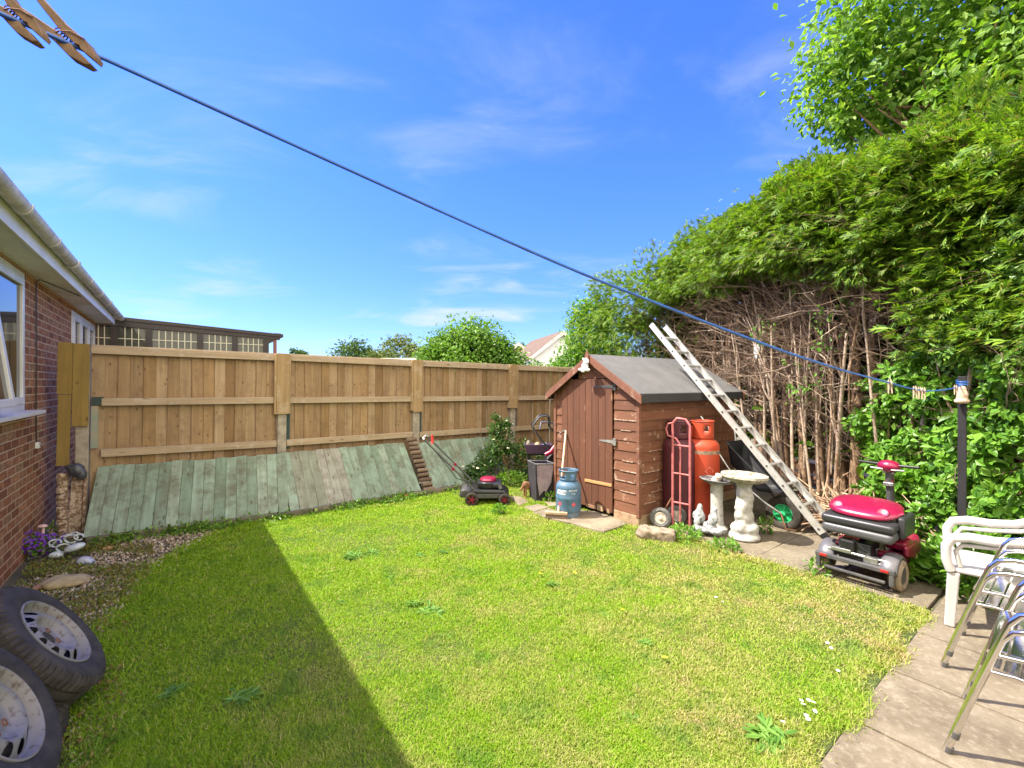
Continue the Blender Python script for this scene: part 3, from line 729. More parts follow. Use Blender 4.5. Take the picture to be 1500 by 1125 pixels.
while z < RZ_-0.03:
    z1 = min(z+bh, RZ_-0.02)
    def lim(zz):
        e = max(0.0, (zz-EZ)/slope); return e, SW-e
    a, e = lim(z); a1, e1 = lim(z1)
    if z1 <= DT+0.002:
        fboard(a, D0, min(a1,D0-.01), D0, z, z1, mb); fboard(D1, e, D1, max(e1,D1+.01), z, z1, mb)
    elif z < DT:
        fboard(a, D0, a1, D0, z, DT, mb); fboard(D1, e, D1, e1, z, DT, mb)
        fboard(a1, e1, a1, e1, DT+0.002, z1, mb)
    else: fboard(a, e, a1, e1, z, z1, mb)
    z = z1
fc = mb.build('front_cladding', shedwood, SH, bevel=0.0015, seg=1)
peel = plain('peeled_pale_wood',(0.46,0.36,0.28),0.9,(0.2,0.09,0.05),40,lo=0.4,hi=0.6)
for k in (2,3,4,5,8,9):
    ya = rng.uniform(0.0,0.12); yb = rng.uniform(0.2,0.34); zz = 0.13+bh*k; mb = MB(); mb.bx(-0.0165, -0.013, ya, yb, zz-0.004, zz+rng.uniform(0.004,0.010)); mb.build('peeled_edge', peel, fc)
mb = MB(); z = 0.13
while z < EZ-0.02:
    z1 = min(z+bh, EZ-0.005)
    for (y0, sgn) in ((0.0, -1), (SW, 1)):
        yo, yi = y0+sgn*0.014, y0+sgn*0.004
        mb.add([(0.0,yo,z),(SL,yo,z),(SL,y0,z),(0.0,y0,z),(0.0,yi,z1),(SL,yi,z1),(SL,y0,z1),(0.0,y0,z1)],
               [(0,3,2,1),(4,5,6,7),(0,1,5,4),(2,3,7,6),(1,2,6,5),(3,0,4,7)])
    z = z1
sc_ = mb.build('side_cladding', shedwood, SH, bevel=0.0015, seg=1)
for k in (1,2,3,4,6):
    xa = rng.uniform(0.02,0.2); xb = xa+rng.uniform(0.2,0.5); zz = 0.13+bh*k; mb = MB(); mb.bx(xa, xb, -0.0165, -0.013, zz-0.004, zz+rng.uniform(0.003,0.007)); mb.build('peeled_edge', peel, sc_)
mb = MB(); mb.prism([(0,0.03),(SW,0.03),(SW,EZ),(SW/2,RZ_-0.01),(0,EZ)], lambda a,b_,s: (SL-0.02 if s==0 else SL+0.012, a, b_)); mb.build('back_cladding', shedwood, SH)
mb = MB()
for y0 in (-0.022, SW-0.018): mb.bx(-0.026, 0.02, y0, y0+0.04, 0.10, EZ-0.01)
mb.build('corner_trim', barge, SH, bevel=0.003)
mb = MB(); mb.bx(-0.022, 0.03, -0.01, D0-0.01, 0.0, 0.125); mb.bx(-0.02, 0.03, D1, SW+0.01, 0.0, 0.125); mb.bx(0.0, SL, -0.018, 0.02, 0.0, 0.125); mb.bx(0.0,SL,SW-0.02,SW+0.018,0.0,0.125); mb.build('base_board', barewood, SH, bevel=0.004)
mb = MB(); mb.bx(0.01, SL-0.03, 0.02, SW-0.02, 0.06, 0.10); mb.build('shed_floor', M['dark_brown'], SH)
# door
mb = MB(); nb = 8
for i in range(nb):
    w_ = (D1-D0-0.012)/nb; y = D0+0.006+w_*(i+0.5)
    z0 = 0.075 + (0.012 if i in (1,2) else 0.0) + rng.uniform(-.004,.004)
    mb.box((-0.022, y, (z0+DT-0.005)/2), (0.02, w_-0.004, DT-0.005-z0))
dr = mb.build('door', doorwood, SH, bevel=0.004)
mb = MB(); mb.box((-0.024, D0+0.20, 0.10),(0.019,0.10,0.085)); mb.box((-0.0245, D0+0.34, 0.085),(0.02,0.15,0.05)); mb.box((-0.0235, D0+0.07, 0.09),(0.02,0.05,0.06)); mb.build('rotten_patch', barewood, dr, bevel=0.012)
mb = MB(); mb.box((-0.037, D0+0.225, 0.40),(0.012,0.43,0.035), Euler((R_(-1.5),0,0)).to_matrix()); mb.build('repair_strip', plain('new_pine',(0.52,0.27,0.11),0.7,(0.42,0.2,0.08),14), dr, bevel=0.003)
for zz, m_, ln in ((1.57, M['grey_dark'], 0.30), (0.92, plain('galvanised',(0.36,0.35,0.33),0.5,(0.2,0.19,0.18),15,metal=0.5), 0.20)):
    mb = MB(); mb.prism([(D0-0.005, zz-0.020),(D0+ln, zz-0.008),(D0+ln+0.01, zz),(D0+ln, zz+0.008),(D0-0.005, zz+0.020)], lambda a,b_,s: (-0.037 if s==0 else -0.033, a, b_))
    mb.box((-0.030, D0-0.028, zz),(0.012,0.035,0.085)); mb.tube([(-0.037,D0-0.008,zz-0.035),(-0.037,D0-0.008,zz+0.035)],0.006,8)
    mb.build('hinge', m_, dr)
mb = MB(); mb.box((-0.036, D1-0.05, 0.98),(0.012,0.05,0.03)); mb.tube([(-0.05,D1+0.01,1.0),(-0.05,D1+0.03,0.96),(-0.045,D1-0.005,0.955)],0.004,6); mb.build('latch', M['steel'], dr)
# roof
for sgn in (-1, 1):
    def P2(d, off, sgn=sgn): return (SW/2 + sgn*d, RZ_ + 0.02 - d*slope + off)
    mb = MB(); dmax = SW/2 + 0.075
    mb.prism([P2(0,0), P2(dmax,0), P2(dmax,0.022), P2(0,0.022)], lambda a,b_,s: (-0.085 if s==0 else SL+0.09, a, b_))
    rp = mb.build('roof_slope', felt, SH)
    mb = MB(); mb.prism([P2(dmax+.001,-0.075), P2(dmax+0.008,-0.075), P2(dmax+0.008,0.020), P2(dmax+.001,0.020)], lambda a,b_,s: (-0.083 if s==0 else SL+0.088, a, b_)); mb.build('felt_edge', feltd, rp)
    for xx, nm in ((-0.105, 'barge_board'), (SL+0.092, 'barge_board')):
        mb = MB(); mb.prism([P2(0,0.020), P2(dmax+0.03,0.018), P2(dmax+0.03,-0.075), P2(0,-0.080)], lambda a,b_,s: (xx if s==0 else xx+0.018, a, b_))
        mb.build(nm, barge, SH, bevel=0.003)
mb = MB(); mb.prism([(SW/2,RZ_+0.085),(SW/2+0.032,RZ_+0.025),(SW/2+0.02,RZ_-0.08),(SW/2-0.02,RZ_-0.08),(SW/2-0.032,RZ_+0.025)], lambda a,b_,s: (-0.125 if s==0 else -0.107, a, b_)); mb.build('finial', barge, SH, bevel=0.003)

def blob(name, parts, mat, voxel, loc, rz, label=None, cat=None, parent=None, group=None):
    mb = MB()
    for p in parts: mb.ball(p[0], p[1], 14, 9, Euler(p[2]).to_matrix() if len(p) > 2 else None)
    o = mb.build(name, mat, parent, remesh=voxel); o.location = loc; o.rotation_euler = (0,0,rz)
    if label: tag(o, label, cat, group)
    return o
white_orn = plain('white_grey_ornament', (0.70,0.70,0.72), 0.6, (0.22,0.22,0.24), 22, lo=0.5, hi=0.62)
blob('animal_ornament', [((0,0,0),(0.045,0.045,0.05)),((0,-0.02,0.06),(0.035,0.04,0.035)),((-0.02,-0.045,0.05),(0.02,0.035,0.02)),((0.02,0.0,0.09),(0.012,0.012,0.022)),((0,0.03,0.09),(0.012,0.012,0.022)),((-0.02,-0.05,-0.045),(0.03,0.05,0.022)),((-0.02,0.05,-0.04),(0.03,0.04,0.022)),((-0.03,0.0,-0.055),(0.028,0.028,0.026))],
     white_orn, 0.008, SH.location + YM @ Vector((-0.16, SW/2-0.01, 1.815)), RZ, 'small white and grey animal ornament fixed under the shed roof peak', 'ornament')

# ================================================================ GAS CYLINDERS
def collar(parent, r0, r1, z0, z1, holes, mat, n=48, rows=8, gap=None):
    vs, fs = [], []
    for i in range(rows+1):
        f = i/rows
        for j in range(n): a = 2*math.pi*j/n; r = r0+(r1-r0)*f; vs.append((r*math.cos(a), r*math.sin(a), z0+(z1-z0)*f))
    for i in range(rows):
        for j in range(n):
            a = 360*(j+0.5)/n; f = (i+0.5)/rows
            if any(((a-h0) % 360) < (h1-h0) and f0 < f < f1 for h0,h1,f0,f1 in holes): continue
            fs.append((i*n+j, i*n+(j+1)%n, (i+1)*n+(j+1)%n, (i+1)*n+j))
    mb = MB(); mb.add(vs, fs)
    mb2 = MB(); mb2.lathe([(r1+0.008*math.cos(a), z1+0.008*math.sin(a)) for a in np.linspace(0,2*math.pi,9)[:-1]], 40, closed=True)
    me = bpy.data.meshes.new('collar'); me.from_pydata(mb.v + mb2.v, [], mb.f + [tuple(i+len(mb.v) for i in q) for q in mb2.f]); me.materials.append(mat); me.shade_smooth()
    o = bpy.data.objects.new('collar', me); COL.objects.link(o); o.parent = parent
    md = o.modifiers.new('solid','SOLIDIFY'); md.thickness = 0.006
    return o
def cyl_body(name, parent, r, zt, mat, foot, waist=None):
    pr = [(r*0.90,0.045),(r*0.97,0.06),(r,0.09)]
    if waist: pr += [(r,waist-0.012),(r*1.015,waist-0.006),(r*1.015,waist+0.006),(r,waist+0.012)]
    k = r*0.62
    pr += [(r, zt-k)] + [(r*math.cos(a)**0.8 if a < 1.5 else 0.0, zt-k+k*math.sin(a)) for a in np.linspace(0.12, math.pi/2-0.05, 9)] + [(0,zt)]
    mb = MB(); mb.lathe(pr, 48); b_ = mb.build('body', mat, parent, smooth=40)
    mb = MB(); mb.lathe([(r*0.86,0),(r*0.93,0),(r*0.93,0.055),(r*0.86,0.055)], 40, closed=True); mb.build('foot_ring', foot, parent, smooth=40)
    return b_
def curved_text(txt, size, r, zc, adeg, mat, parent, name='lettering', squash=1.0):
    cu = bpy.data.curves.new('t', 'FONT'); cu.body = txt; cu.size = size; cu.align_x = 'CENTER'; cu.align_y = 'CENTER'; cu.extrude = 0.0006
    to = bpy.data.objects.new('t', cu); COL.objects.link(to); bpy.context.view_layer.update()
    me = bpy.data.meshes.new_from_object(to.evaluated_get(bpy.context.evaluated_depsgraph_get()))
    bpy.data.objects.remove(to)
    for v in me.vertices:
        a = R_(adeg) + v.co.x*squash/r; rr = r + 0.0012 + v.co.z
        v.co = (rr*math.cos(a), rr*math.sin(a), zc + v.co.y)
    me.materials.clear(); me.materials.append(mat)
    o = bpy.data.objects.new(name, me); COL.objects.link(o); o.parent = parent
    return o
def curved_patch(name, r, a0, a1, z0, z1, mat, parent, slant=0.0, off=0.0008, n=14):
    vs, fs = [], []
    for j in range(n+1):
        a = R_(a0+(a1-a0)*j/n)
        for i,(z) in enumerate((z0,z1)):
            aa = a + slant*(i); vs.append(((r+off)*math.cos(aa),(r+off)*math.sin(aa),z))
    for j in range(n): fs.append((2*j,2*j+2,2*j+3,2*j+1))
    me = bpy.data.meshes.new(name); me.from_pydata(vs,[],fs); me.materials.append(mat)
    o = bpy.data.objects.new(name, me); COL.objects.link(o); o.parent = parent; return o
def facing(loc): return math.degrees(math.atan2(-loc[1], -loc[0]))    # bearing from a thing towards the photographer
bluem = plain('blue_worn_paint', (0.055,0.115,0.19), 0.5, (0.10,0.175,0.25), 7, lo=0.45, hi=0.7, bmp=0.05)
bluem2 = plain('blue_rusty_foot', (0.10,0.17,0.24), 0.7, (0.16,0.12,0.09), 16, lo=0.5, hi=0.6)
whitep = plain('white_marking', (0.72,0.74,0.76), 0.6, (0.45,0.5,0.55), 30, lo=0.5, hi=0.65); redp = plain('red_marking', (0.55,0.06,0.10), 0.6)
navy = plain('navy_marking', (0.06,0.12,0.25), 0.6)
loc = gnd(834, 757, 0.03); loc.z = 0.032; loc += Vector((0.0,0.08,0))
BC = thing('gas_cylinder', 'small blue gas cylinder with carrying collar beside the broom', 'gas cylinder', loc)
bd = cyl_body('body', BC, 0.150, 0.43, bluem, bluem2, 0.22)
fa = facing(loc)
collar(BC, 0.100, 0.112, 0.415, 0.535, [(fa-75,fa-25,0.2,0.85),(fa+70,fa+120,0.15,0.85),(fa-170,fa-110,0.2,0.85),(fa+12,fa+34,0.3,0.8)], bluem)
mb = MB(); mb.lathe([(0.018,0.42),(0.02,0.47),(0.012,0.48),(0.012,0.50),(0.026,0.50),(0.026,0.52),(0,0.52)], 16); mb.build('valve', M['steel'], BC, smooth=40)
curved_patch('label_patch', 0.150, fa-62, fa-14, 0.272, 0.322, whitep, bd, slant=0.10)
curved_text('CALOR', 0.042, 0.1512, 0.297, fa-36, navy, bd)
curved_text('BUTANE', 0.026, 0.150, 0.318, fa+22, whitep, bd); curved_text('15 kg', 0.022, 0.150, 0.286, fa+22, whitep, bd)
for a_ in (fa-42, fa+24):
    ra = R_(a_); me = bpy.data.meshes.new('red_mark'); me.from_pydata([(0.1512*math.cos(ra+q), 0.1512*math.sin(ra+q), 0.158+z_) for q,z_ in ((0,0.026),(0.17,0),(0,-0.026),(-0.17,0))],[],[(0,1,2,3)]); me.materials.append(redp)
    o = bpy.data.objects.new('red_mark', me); COL.objects.link(o); o.parent = bd
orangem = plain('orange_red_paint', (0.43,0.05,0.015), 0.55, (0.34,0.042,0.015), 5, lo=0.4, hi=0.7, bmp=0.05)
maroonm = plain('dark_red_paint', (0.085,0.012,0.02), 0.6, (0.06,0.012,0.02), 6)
band = plain('worn_grey_band', (0.42,0.22,0.12), 0.8, (0.14,0.13,0.11), 18, lo=0.4, hi=0.6); pale = plain('pale_red_marking', (0.68,0.22,0.17), 0.6)
def tall_cylinder(loc, mat, label, marks):
    T = thing('gas_cylinder', label, 'gas cylinder', loc, group='tall gas cylinders beside the shed')
    bd = cyl_body('body', T, 0.182, 0.965, mat, M['rust']); fa = facing(loc)
    collar(T, 0.120, 0.122, 0.945, 1.15, [(fa+8,fa+42,0.42,0.80),(fa-100,fa-55,0.1,0.75),(fa+140,fa+185,0.42,0.8)], mat)
    mb = MB(); mb.lathe([(0.02,0.95),(0.022,1.02),(0.014,1.03),(0.014,1.06),(0.03,1.06),(0.03,1.08),(0,1.08)], 16); mb.build('valve', M['steel'], T, smooth=40)
    if marks:
        curved_patch('worn_band', 0.182, fa-100, fa+100, 0.785, 0.825, band, bd, n=40)
        vs = []
        for k, (dx_, dz_) in enumerate(((0,0.052),(0.052,0),(0,-0.052),(-0.052,0))):
            for s_ in (1.0, 0.84): 
                a = R_(fa+24)+dx_*s_/0.182; vs.append((0.1832*math.cos(a),0.1832*math.sin(a),0.60+dz_*s_))
        me = bpy.data.meshes.new('diamond_mark'); me.from_pydata(vs,[],[(2*i,2*((i+1)%4),2*((i+1)%4)+1,2*i+1) for i in range(4)]); me.materials.append(pale)
        o = bpy.data.objects.new('diamond_mark', me); COL.objects.link(o); o.parent = bd
    return T
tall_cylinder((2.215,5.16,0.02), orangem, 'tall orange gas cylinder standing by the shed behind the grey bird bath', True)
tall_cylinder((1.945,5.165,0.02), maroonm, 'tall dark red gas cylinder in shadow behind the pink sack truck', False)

# ================================================================ WHEELS helper (axis = local z)
def tyre_mesh(mb, R, r, wd, blocks=60, groove=0.006, n=120):
    hw = wd/2
    prof = [(r,-hw*0.75,0),(r+0.015,-hw*0.88,0),((r+R)/2,-hw,0),(R-0.03,-hw*0.93,0),(R-0.010,-hw*0.80,1),(R,-hw*0.66,1),(R,-hw*0.30,0),(R-groove,-hw*0.27,0),(R-groove,-hw*0.18,0),(R,-hw*0.15,0)]
    prof = prof + [(a,-z,t_) for a,z,t_ in reversed(prof)]
    vs = []; fs = []; k = len(prof); per = max(2, n//blocks)
    for rr, z, t_ in prof:
        for j in range(n):
            a = 2*math.pi*j/n; q = rr - (groove if (t_ and j % per < max(1, per//4)) else 0)
            vs.append((q*math.cos(a), q*math.sin(a), z))
    for i in range(k):
        i2 = (i+1) % k
        for j in range(n): fs.append((i*n+j, i*n+(j+1)%n, i2*n+(j+1)%n, i2*n+j))
    mb.add(vs, fs)
def axis_matrix(c, n, up=Vector((0,0,1))):
    z = Vector(n).normalized(); x = up.cross(z)
    x = x.normalized() if x.length > 1e-4 else Vector((1,0,0)); y = z.cross(x)
    return Matrix(((x.x,y.x,z.x,c[0]),(x.y,y.y,z.y,c[1]),(x.z,y.z,z.z,c[2]),(0,0,0,1)))
rimm = plain('silver_wheel_paint', (0.205,0.195,0.178), 0.65, (0.09,0.06,0.045), 30, lo=0.54, hi=0.68, metal=0.1, bmp=0.12)
def car_wheel(c, n, label, with_rim=True, group='old wheels left against the bungalow'):
    T = thing('car_wheel', label, 'wheel', (0,0,0), group=group); T.matrix_world = axis_matrix(c, n)
    mb = MB(); mb.M = Matrix.Translation((0,0,-0.085)); tyre_mesh(mb, 0.315, 0.185, 0.185, 60, 0.013, 240); mb.build('tyre', M['rubber'], T, smooth=32)
    if not with_rim: return T
    nn = 288
    prof = [(0.186,-0.012),(0.196,-0.008),(0.197,0.0),(0.190,0.002),(0.181,-0.008),(0.176,-0.022),(0.170,-0.034),(0.166,-0.038),(0.161,-0.034),(0.156,-0.030),(0.151,-0.026),(0.145,-0.022),(0.139,-0.018),(0.133,-0.014),(0.126,-0.010),(0.119,-0.007),(0.108,-0.008),(0.098,-0.015),(0.086,-0.034),(0.076,-0.040),(0.045,-0.040),(0.036,-0.037),(0.035,-0.08)]
    hole = {8:0.34, 9:0.50, 10:0.60, 11:0.62, 12:0.60, 13:0.50, 14:0.34}
    vs = [(r*math.cos(2*math.pi*j/nn), r*math.sin(2*math.pi*j/nn), z) for r,z in prof for j in range(nn)]; fs = []
    for i in range(len(prof)-1):
        for j in range(nn):
            if i in hole:
                ph = ((j+0.5) % 24)/24; hw_ = hole[i]*0.5
                if abs(ph-0.5) < hw_: continue
            fs.append((i*nn+j, i*nn+(j+1)%nn, (i+1)*nn+(j+1)%nn, (i+1)*nn+j))
    mb = MB(); mb.add(vs, fs); rim = mb.build('rim', rimm, T, smooth=45)
    mb = MB(); mb.lathe([(0.0352,-0.038),(0.0342,-0.038),(0.0342,-0.0604),(0.0,-0.0604)], 40); mb.lathe([(0.0,-0.0605),(0.168,-0.0605),(0.168,-0.16),(0,-0.16)], 48); mb.build('shade_well', M['black'], rim)  # black plug and bore lining stand in for the shade behind the holes
    for k in range(5):
        a = 2*math.pi*k/5+0.3; mb = MB()
        mb.lathe([(0.016,-0.043),(0.015,-0.037),(0.010,-0.036),(0.009,-0.052),(0,-0.052)], 14, (0.058*math.cos(a),0.058*math.sin(a),0)); mb.build('bolt_hole', M['rust'], rim, smooth=30)
    return T
def axv(az, el): return (math.cos(el)*math.cos(az), math.cos(el)*math.sin(az), math.sin(el))
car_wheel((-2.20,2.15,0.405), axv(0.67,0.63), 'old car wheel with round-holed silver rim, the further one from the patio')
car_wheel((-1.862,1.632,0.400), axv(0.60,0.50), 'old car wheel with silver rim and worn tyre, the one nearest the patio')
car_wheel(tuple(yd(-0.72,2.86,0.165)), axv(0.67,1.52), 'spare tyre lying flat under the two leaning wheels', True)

# ================================================================ LAWNMOWER
LM = thing('lawnmower', 'black petrol lawnmower with red engine cap and red wheel hubs on the lawn', 'lawnmower', (-0.325,6.06,0.0), R_(3))
deck = MB(); deck.prism([(-0.27,0.075),(0.27,0.075),(0.28,0.13),(0.22,0.19),(-0.22,0.20),(-0.30,0.15)], lambda a,b_,s: (a, -0.19 if s==0 else 0.19, b_)); deck.build('deck', M['black'], LM, bevel=0.03, seg=3)
mb = MB(); mb.box((0.0,-0.191,0.115),(0.34,0.006,0.05)); mb.build('deck_trim', M['grey_dark'], LM, bevel=0.002)
mb = MB(); mb.lathe([(0.0,0.19),(0.14,0.19),(0.15,0.22),(0.15,0.27),(0.14,0.285),(0,0.285)], 24); mb.M = Matrix.Translation((0.02,0,0)); 
mb.box((0.0,0.0,0.245),(0.33,0.26,0.07)); mb.box((0.09,-0.13,0.24),(0.10,0.06,0.06)); mb.build('engine', M['black'], LM, bevel=0.015)
mb = MB(); mb.lathe([(0,0.285),(0.11,0.285),(0.115,0.30),(0.10,0.325),(0.06,0.335),(0,0.337)], 24, (0.0,0,0)); mb.build('engine_cap', M['red_paint'], LM, smooth=40)
mb = MB(); mb.tube([(0.15,-0.14,0.25),(0.17,-0.15,0.20)],0.03,12); mb.build('air_filter', M['grey_dark'], LM)
mb = MB(); mb.prism([(-0.30,0.09),(-0.24,0.09),(-0.24,0.19),(-0.29,0.21),(-0.36,0.19),(-0.39,0.13),(-0.37,0.09)], lambda a,b_,s: (a, -0.17 if s==0 else 0.17, b_)); mb.build('rear_flap', M['grey_dark'], LM, bevel=0.02)
for x, r in ((-0.215,0.088),(0.215,0.078)):
    for y in (-0.235, 0.235):
        mb = MB(); mb.M = Matrix.Translation((x,y,r)) @ Matrix.Rotation(R_(90),4,'X'); tyre_mesh(mb, r, r*0.72, 0.045, 30, 0.004, 60); wh = mb.build('wheel', M['rubber'], LM, smooth=50)
        mb = MB(); mb.M = Matrix.Translation((x,y,r)) @ Matrix.Rotation(R_(90),4,'X')
        mb.lathe([(r*0.70,-0.018),(r*0.74,-0.018),(r*0.74,0.018),(r*0.70,0.018)], 30, closed=True); mb.lathe([(0,-0.02),(r*0.22,-0.02),(r*0.22,0.024),(0,0.024)], 16)
        for k in range(5):
            a = 2*math.pi*k/5; mb.box((r*0.46*math.cos(a), r*0.46*math.sin(a), 0.0), (r*0.55, 0.016, 0.03), Matrix.Rotation(a,3,'Z'))
        mb.build('hub', M['red_paint'], wh)
        mb = MB(); mb.M = Matrix.Translation((x,y,r)) @ Matrix.Rotation(R_(90),4,'X'); mb.lathe([(0,-0.008),(r*0.69,-0.008),(r*0.69,-0.006),(0,-0.006)], 30); mb.build('inner_disc', M['black'], wh)
hp = []
for y in (-0.17, 0.17): 
    mb = MB(); mb.tube([(-0.19,y,0.20),(-0.30,y,0.32),(-0.55,y,0.57),(-0.84,y*0.95,0.865)], 0.012, 10); h = mb.build('handle_tube', M['grey_dark'], LM, smooth=40)
    mb = MB(); mb.lathe([(0,-0.02),(0.022,-0.02),(0.022,0.02),(0,0.02)], 10, (-0.46,y-0.02,0.48), Matrix.Rotation(R_(90),3,'X')); mb.build('handle_knob', M['red_paint'], h)
mb = MB(); mb.tube([(-0.84,-0.162,0.865),(-0.86,-0.14,0.885),(-0.86,0.14,0.885),(-0.84,0.162,0.865)], 0.013, 10); mb.build('grip_bar', plain('grey_grip',(0.35,0.34,0.33),0.6), LM, smooth=40)
mb = MB(); mb.tube([(-0.76,0.13,0.78),(-0.765,0.13,0.87),(-0.765,0.09,0.90),(-0.765,-0.0,0.90),(-0.76,-0.02,0.78)], 0.008, 8); mb.build('start_lever', plain('bright_red',(0.6,0.03,0.03),0.4), LM)
mb = MB(); mb.tube([(-0.70,-0.185,0.72),(-0.52,-0.20,0.50),(-0.42,-0.20,0.36),(-0.2,-0.18,0.28),(0.0,-0.15,0.27)], 0.005, 6); mb.build('cable', M['black'], LM)

# ================================================================ CLUTTER beside the shed's far wall
gb = thing('garden_bag', 'dark square fabric garden bag with folded pale flap beside the shed', 'garden bag', gnd(793,731), R_(20))
mb = MB(); mb.add([(-0.125,-0.12,0),(0.125,-0.12,0),(0.125,0.12,0),(-0.125,0.12,0),(-0.15,-0.14,0.52),(0.15,-0.14,0.50),(0.15,0.14,0.50),(-0.15,0.14,0.52)], [(0,1,5,4),(1,2,6,5),(2,3,7,6),(3,0,4,7),(0,3,2,1)])
o = mb.build('bag_body', M['black_soft'], gb); md = o.modifiers.new('s','SOLIDIFY'); md.thickness = 0.006
mb = MB(); mb.add([(-0.13,-0.147,0.50),(0.12,-0.146,0.49),(0.08,-0.151,0.26),(-0.02,-0.145,0.16),(-0.09,-0.140,0.08),(-0.12,-0.143,0.28)], [(0,1,2,3,4,5)]); mb.add([(0.12,-0.146,0.49),(0.06,-0.160,0.30),(0.0,-0.152,0.12),(-0.02,-0.146,0.16),(0.08,-0.152,0.26)], [(0,1,2,3,4)])
o = mb.build('flap', plain('lilac_fabric',(0.30,0.24,0.27),0.9,(0.16,0.12,0.15),5), gb); md = o.modifiers.new('s','SOLIDIFY'); md.thickness = 0.004
mb = MB(); mb.tube([(-0.15,-0.14,0.52),(0.15,-0.14,0.50),(0.15,0.14,0.50),(-0.15,0.14,0.52)], 0.009, 8, closed=True); mb.build('rim_wire', M['steel'], gb)
# fold-away mower standing on end behind the bag
bm_ = thing('spare_mower', 'second lawnmower parked behind the dark bag, looped handles up and red bar', 'lawnmower', gnd(810,722)+Vector((-0.10,0.08,0)), R_(6))
mb = MB(); mb.prism([(-0.02,0.10),(0.26,0.10),(0.28,0.48),(0.22,0.58),(0.08,0.58),(0.0,0.50)], lambda a,b_,s: (a, -0.05 if s==0 else 0.22, b_)); mb.build('mower_body', M['black'], bm_, bevel=0.03, seg=3)
mb = MB(); mb.tube([(-0.02,-0.08,0.56),(0.06,-0.09,0.60),(0.12,-0.09,0.68),(0.22,-0.08,0.72)],[0.03,0.035,0.035,0.03],10); mb.build('red_housing', plain('mower_red',(0.36,0.008,0.05),0.35), bm_, smooth=60)
mb = MB(); mb.bx(-0.12,0.22,0.0,0.2,0.0,0.11); mb.build('mower_base', M['black'], bm_, bevel=0.02)
for y, m_, xo in ((-0.06, M['grey_dark'], 0.0), (0.20, M['black'], 0.03)):
    mb = MB(); mb.tube([(0.06+xo,y,0.60),(-0.10+xo,y,0.80),(-0.21+xo,y,0.96),(-0.20+xo,y,1.00),(-0.10+xo,y,1.12),(-0.02+xo,y,1.13),(0.04+xo,y,1.12),(0.05+xo,y,1.04),(0.05+xo,y,0.96),(0.20+xo,y,0.80)], 0.012, 10); mb.build('handle_loop', m_, bm_, smooth=60)
mb = MB(); mb.tube([(-0.08,0.05,0.92),(-0.06,0.06,1.03),(0.12,0.10,1.02),(0.16,0.1,0.9)], 0.010, 8); mb.build('switch_bar', plain('blue_grey_tube',(0.10,0.12,0.2),0.4), bm_, smooth=60)
tub = thing('planter_trough', 'purple plastic trough full of odd pots on a stand by the fence', 'planter', gnd(788,722)+Vector((0.0,0.45,0)), R_(-2))
mb = MB(); mb.add([(-0.15,-0.09,0.52),(0.20,-0.09,0.52),(0.20,0.09,0.52),(-0.15,0.09,0.52),(-0.19,-0.12,0.66),(0.24,-0.12,0.66),(0.24,0.12,0.66),(-0.19,0.12,0.66)], [(0,1,5,4),(1,2,6,5),(2,3,7,6),(3,0,4,7),(0,3,2,1)])
o = mb.build('trough', plain('purple_plastic',(0.09,0.05,0.10),0.5), tub); md = o.modifiers.new('s','SOLIDIFY'); md.thickness = 0.008
mb = MB()
for x in (-0.12, 0.17): mb.bx(x-0.02,x+0.02,-0.06,0.06,0,0.52)
mb.bx(-0.14,0.19,-0.07,0.07,0.49,0.518); mb.build('stand', M['black'], tub, bevel=0.004)
for (x, r, h, c_) in ((-0.12,0.04,0.03,(0.25,0.22,0.17)), (0.02,0.055,-0.02,(0.36,0.29,0.15)), (0.14,0.05,-0.03,(0.15,0.20,0.27))):
    mb = MB(); mb.lathe([(r*0.7,0.55),(r,0.64+h*0.4),(r*0.7,0.68+h*0.5),(r*0.3,0.70+h*0.6),(0,0.70+h*0.6)], 12, (x,0,0)); mb.build('pot', plain('pot',c_,0.7,tuple(v*0.6 for v in c_),20), tub, smooth=40)
foxm = plain('ginger_brown', (0.36,0.18,0.075), 0.85, (0.13,0.06,0.03), 10, bmp=0.3, bscale=90, lo=0.42, hi=0.62)
FX = gnd(772,729)
blob('animal_figurine', [((0,0,0.17),(0.055,0.050,0.060)),((-0.03,0,0.185),(0.05,0.047,0.052)),((0.05,0,0.16),(0.05,0.045,0.05)),((-0.035,-0.025,0.10),(0.016,0.016,0.075)),((-0.04,-0.025,0.03),(0.014,0.013,0.045)),((-0.03,0.03,0.09),(0.016,0.016,0.08)),((0.07,-0.025,0.10),(0.024,0.018,0.07)),((0.08,-0.025,0.035),(0.014,0.013,0.045)),((0.08,0.03,0.07),(0.018,0.016,0.08)),((0.085,0,0.21),(0.032,0.03,0.045)),((0.11,0,0.255),(0.040,0.034,0.036)),((0.145,0,0.245),(0.028,0.017,0.017)),((0.105,-0.022,0.295),(0.011,0.009,0.022)),((0.105,0.022,0.295),(0.011,0.009,0.022)),((-0.085,0,0.15),(0.02,0.017,0.06),(0,0.5,0)),((-0.045,-0.025,0.007),(0.024,0.014,0.010)),((0.085,-0.025,0.007),(0.022,0.014,0.010))],
     foxm, 0.008, FX + Vector((0,0.0,0.0)), R_(35), 'small ginger brown animal figurine standing beside the dark fabric bag', 'figurine')
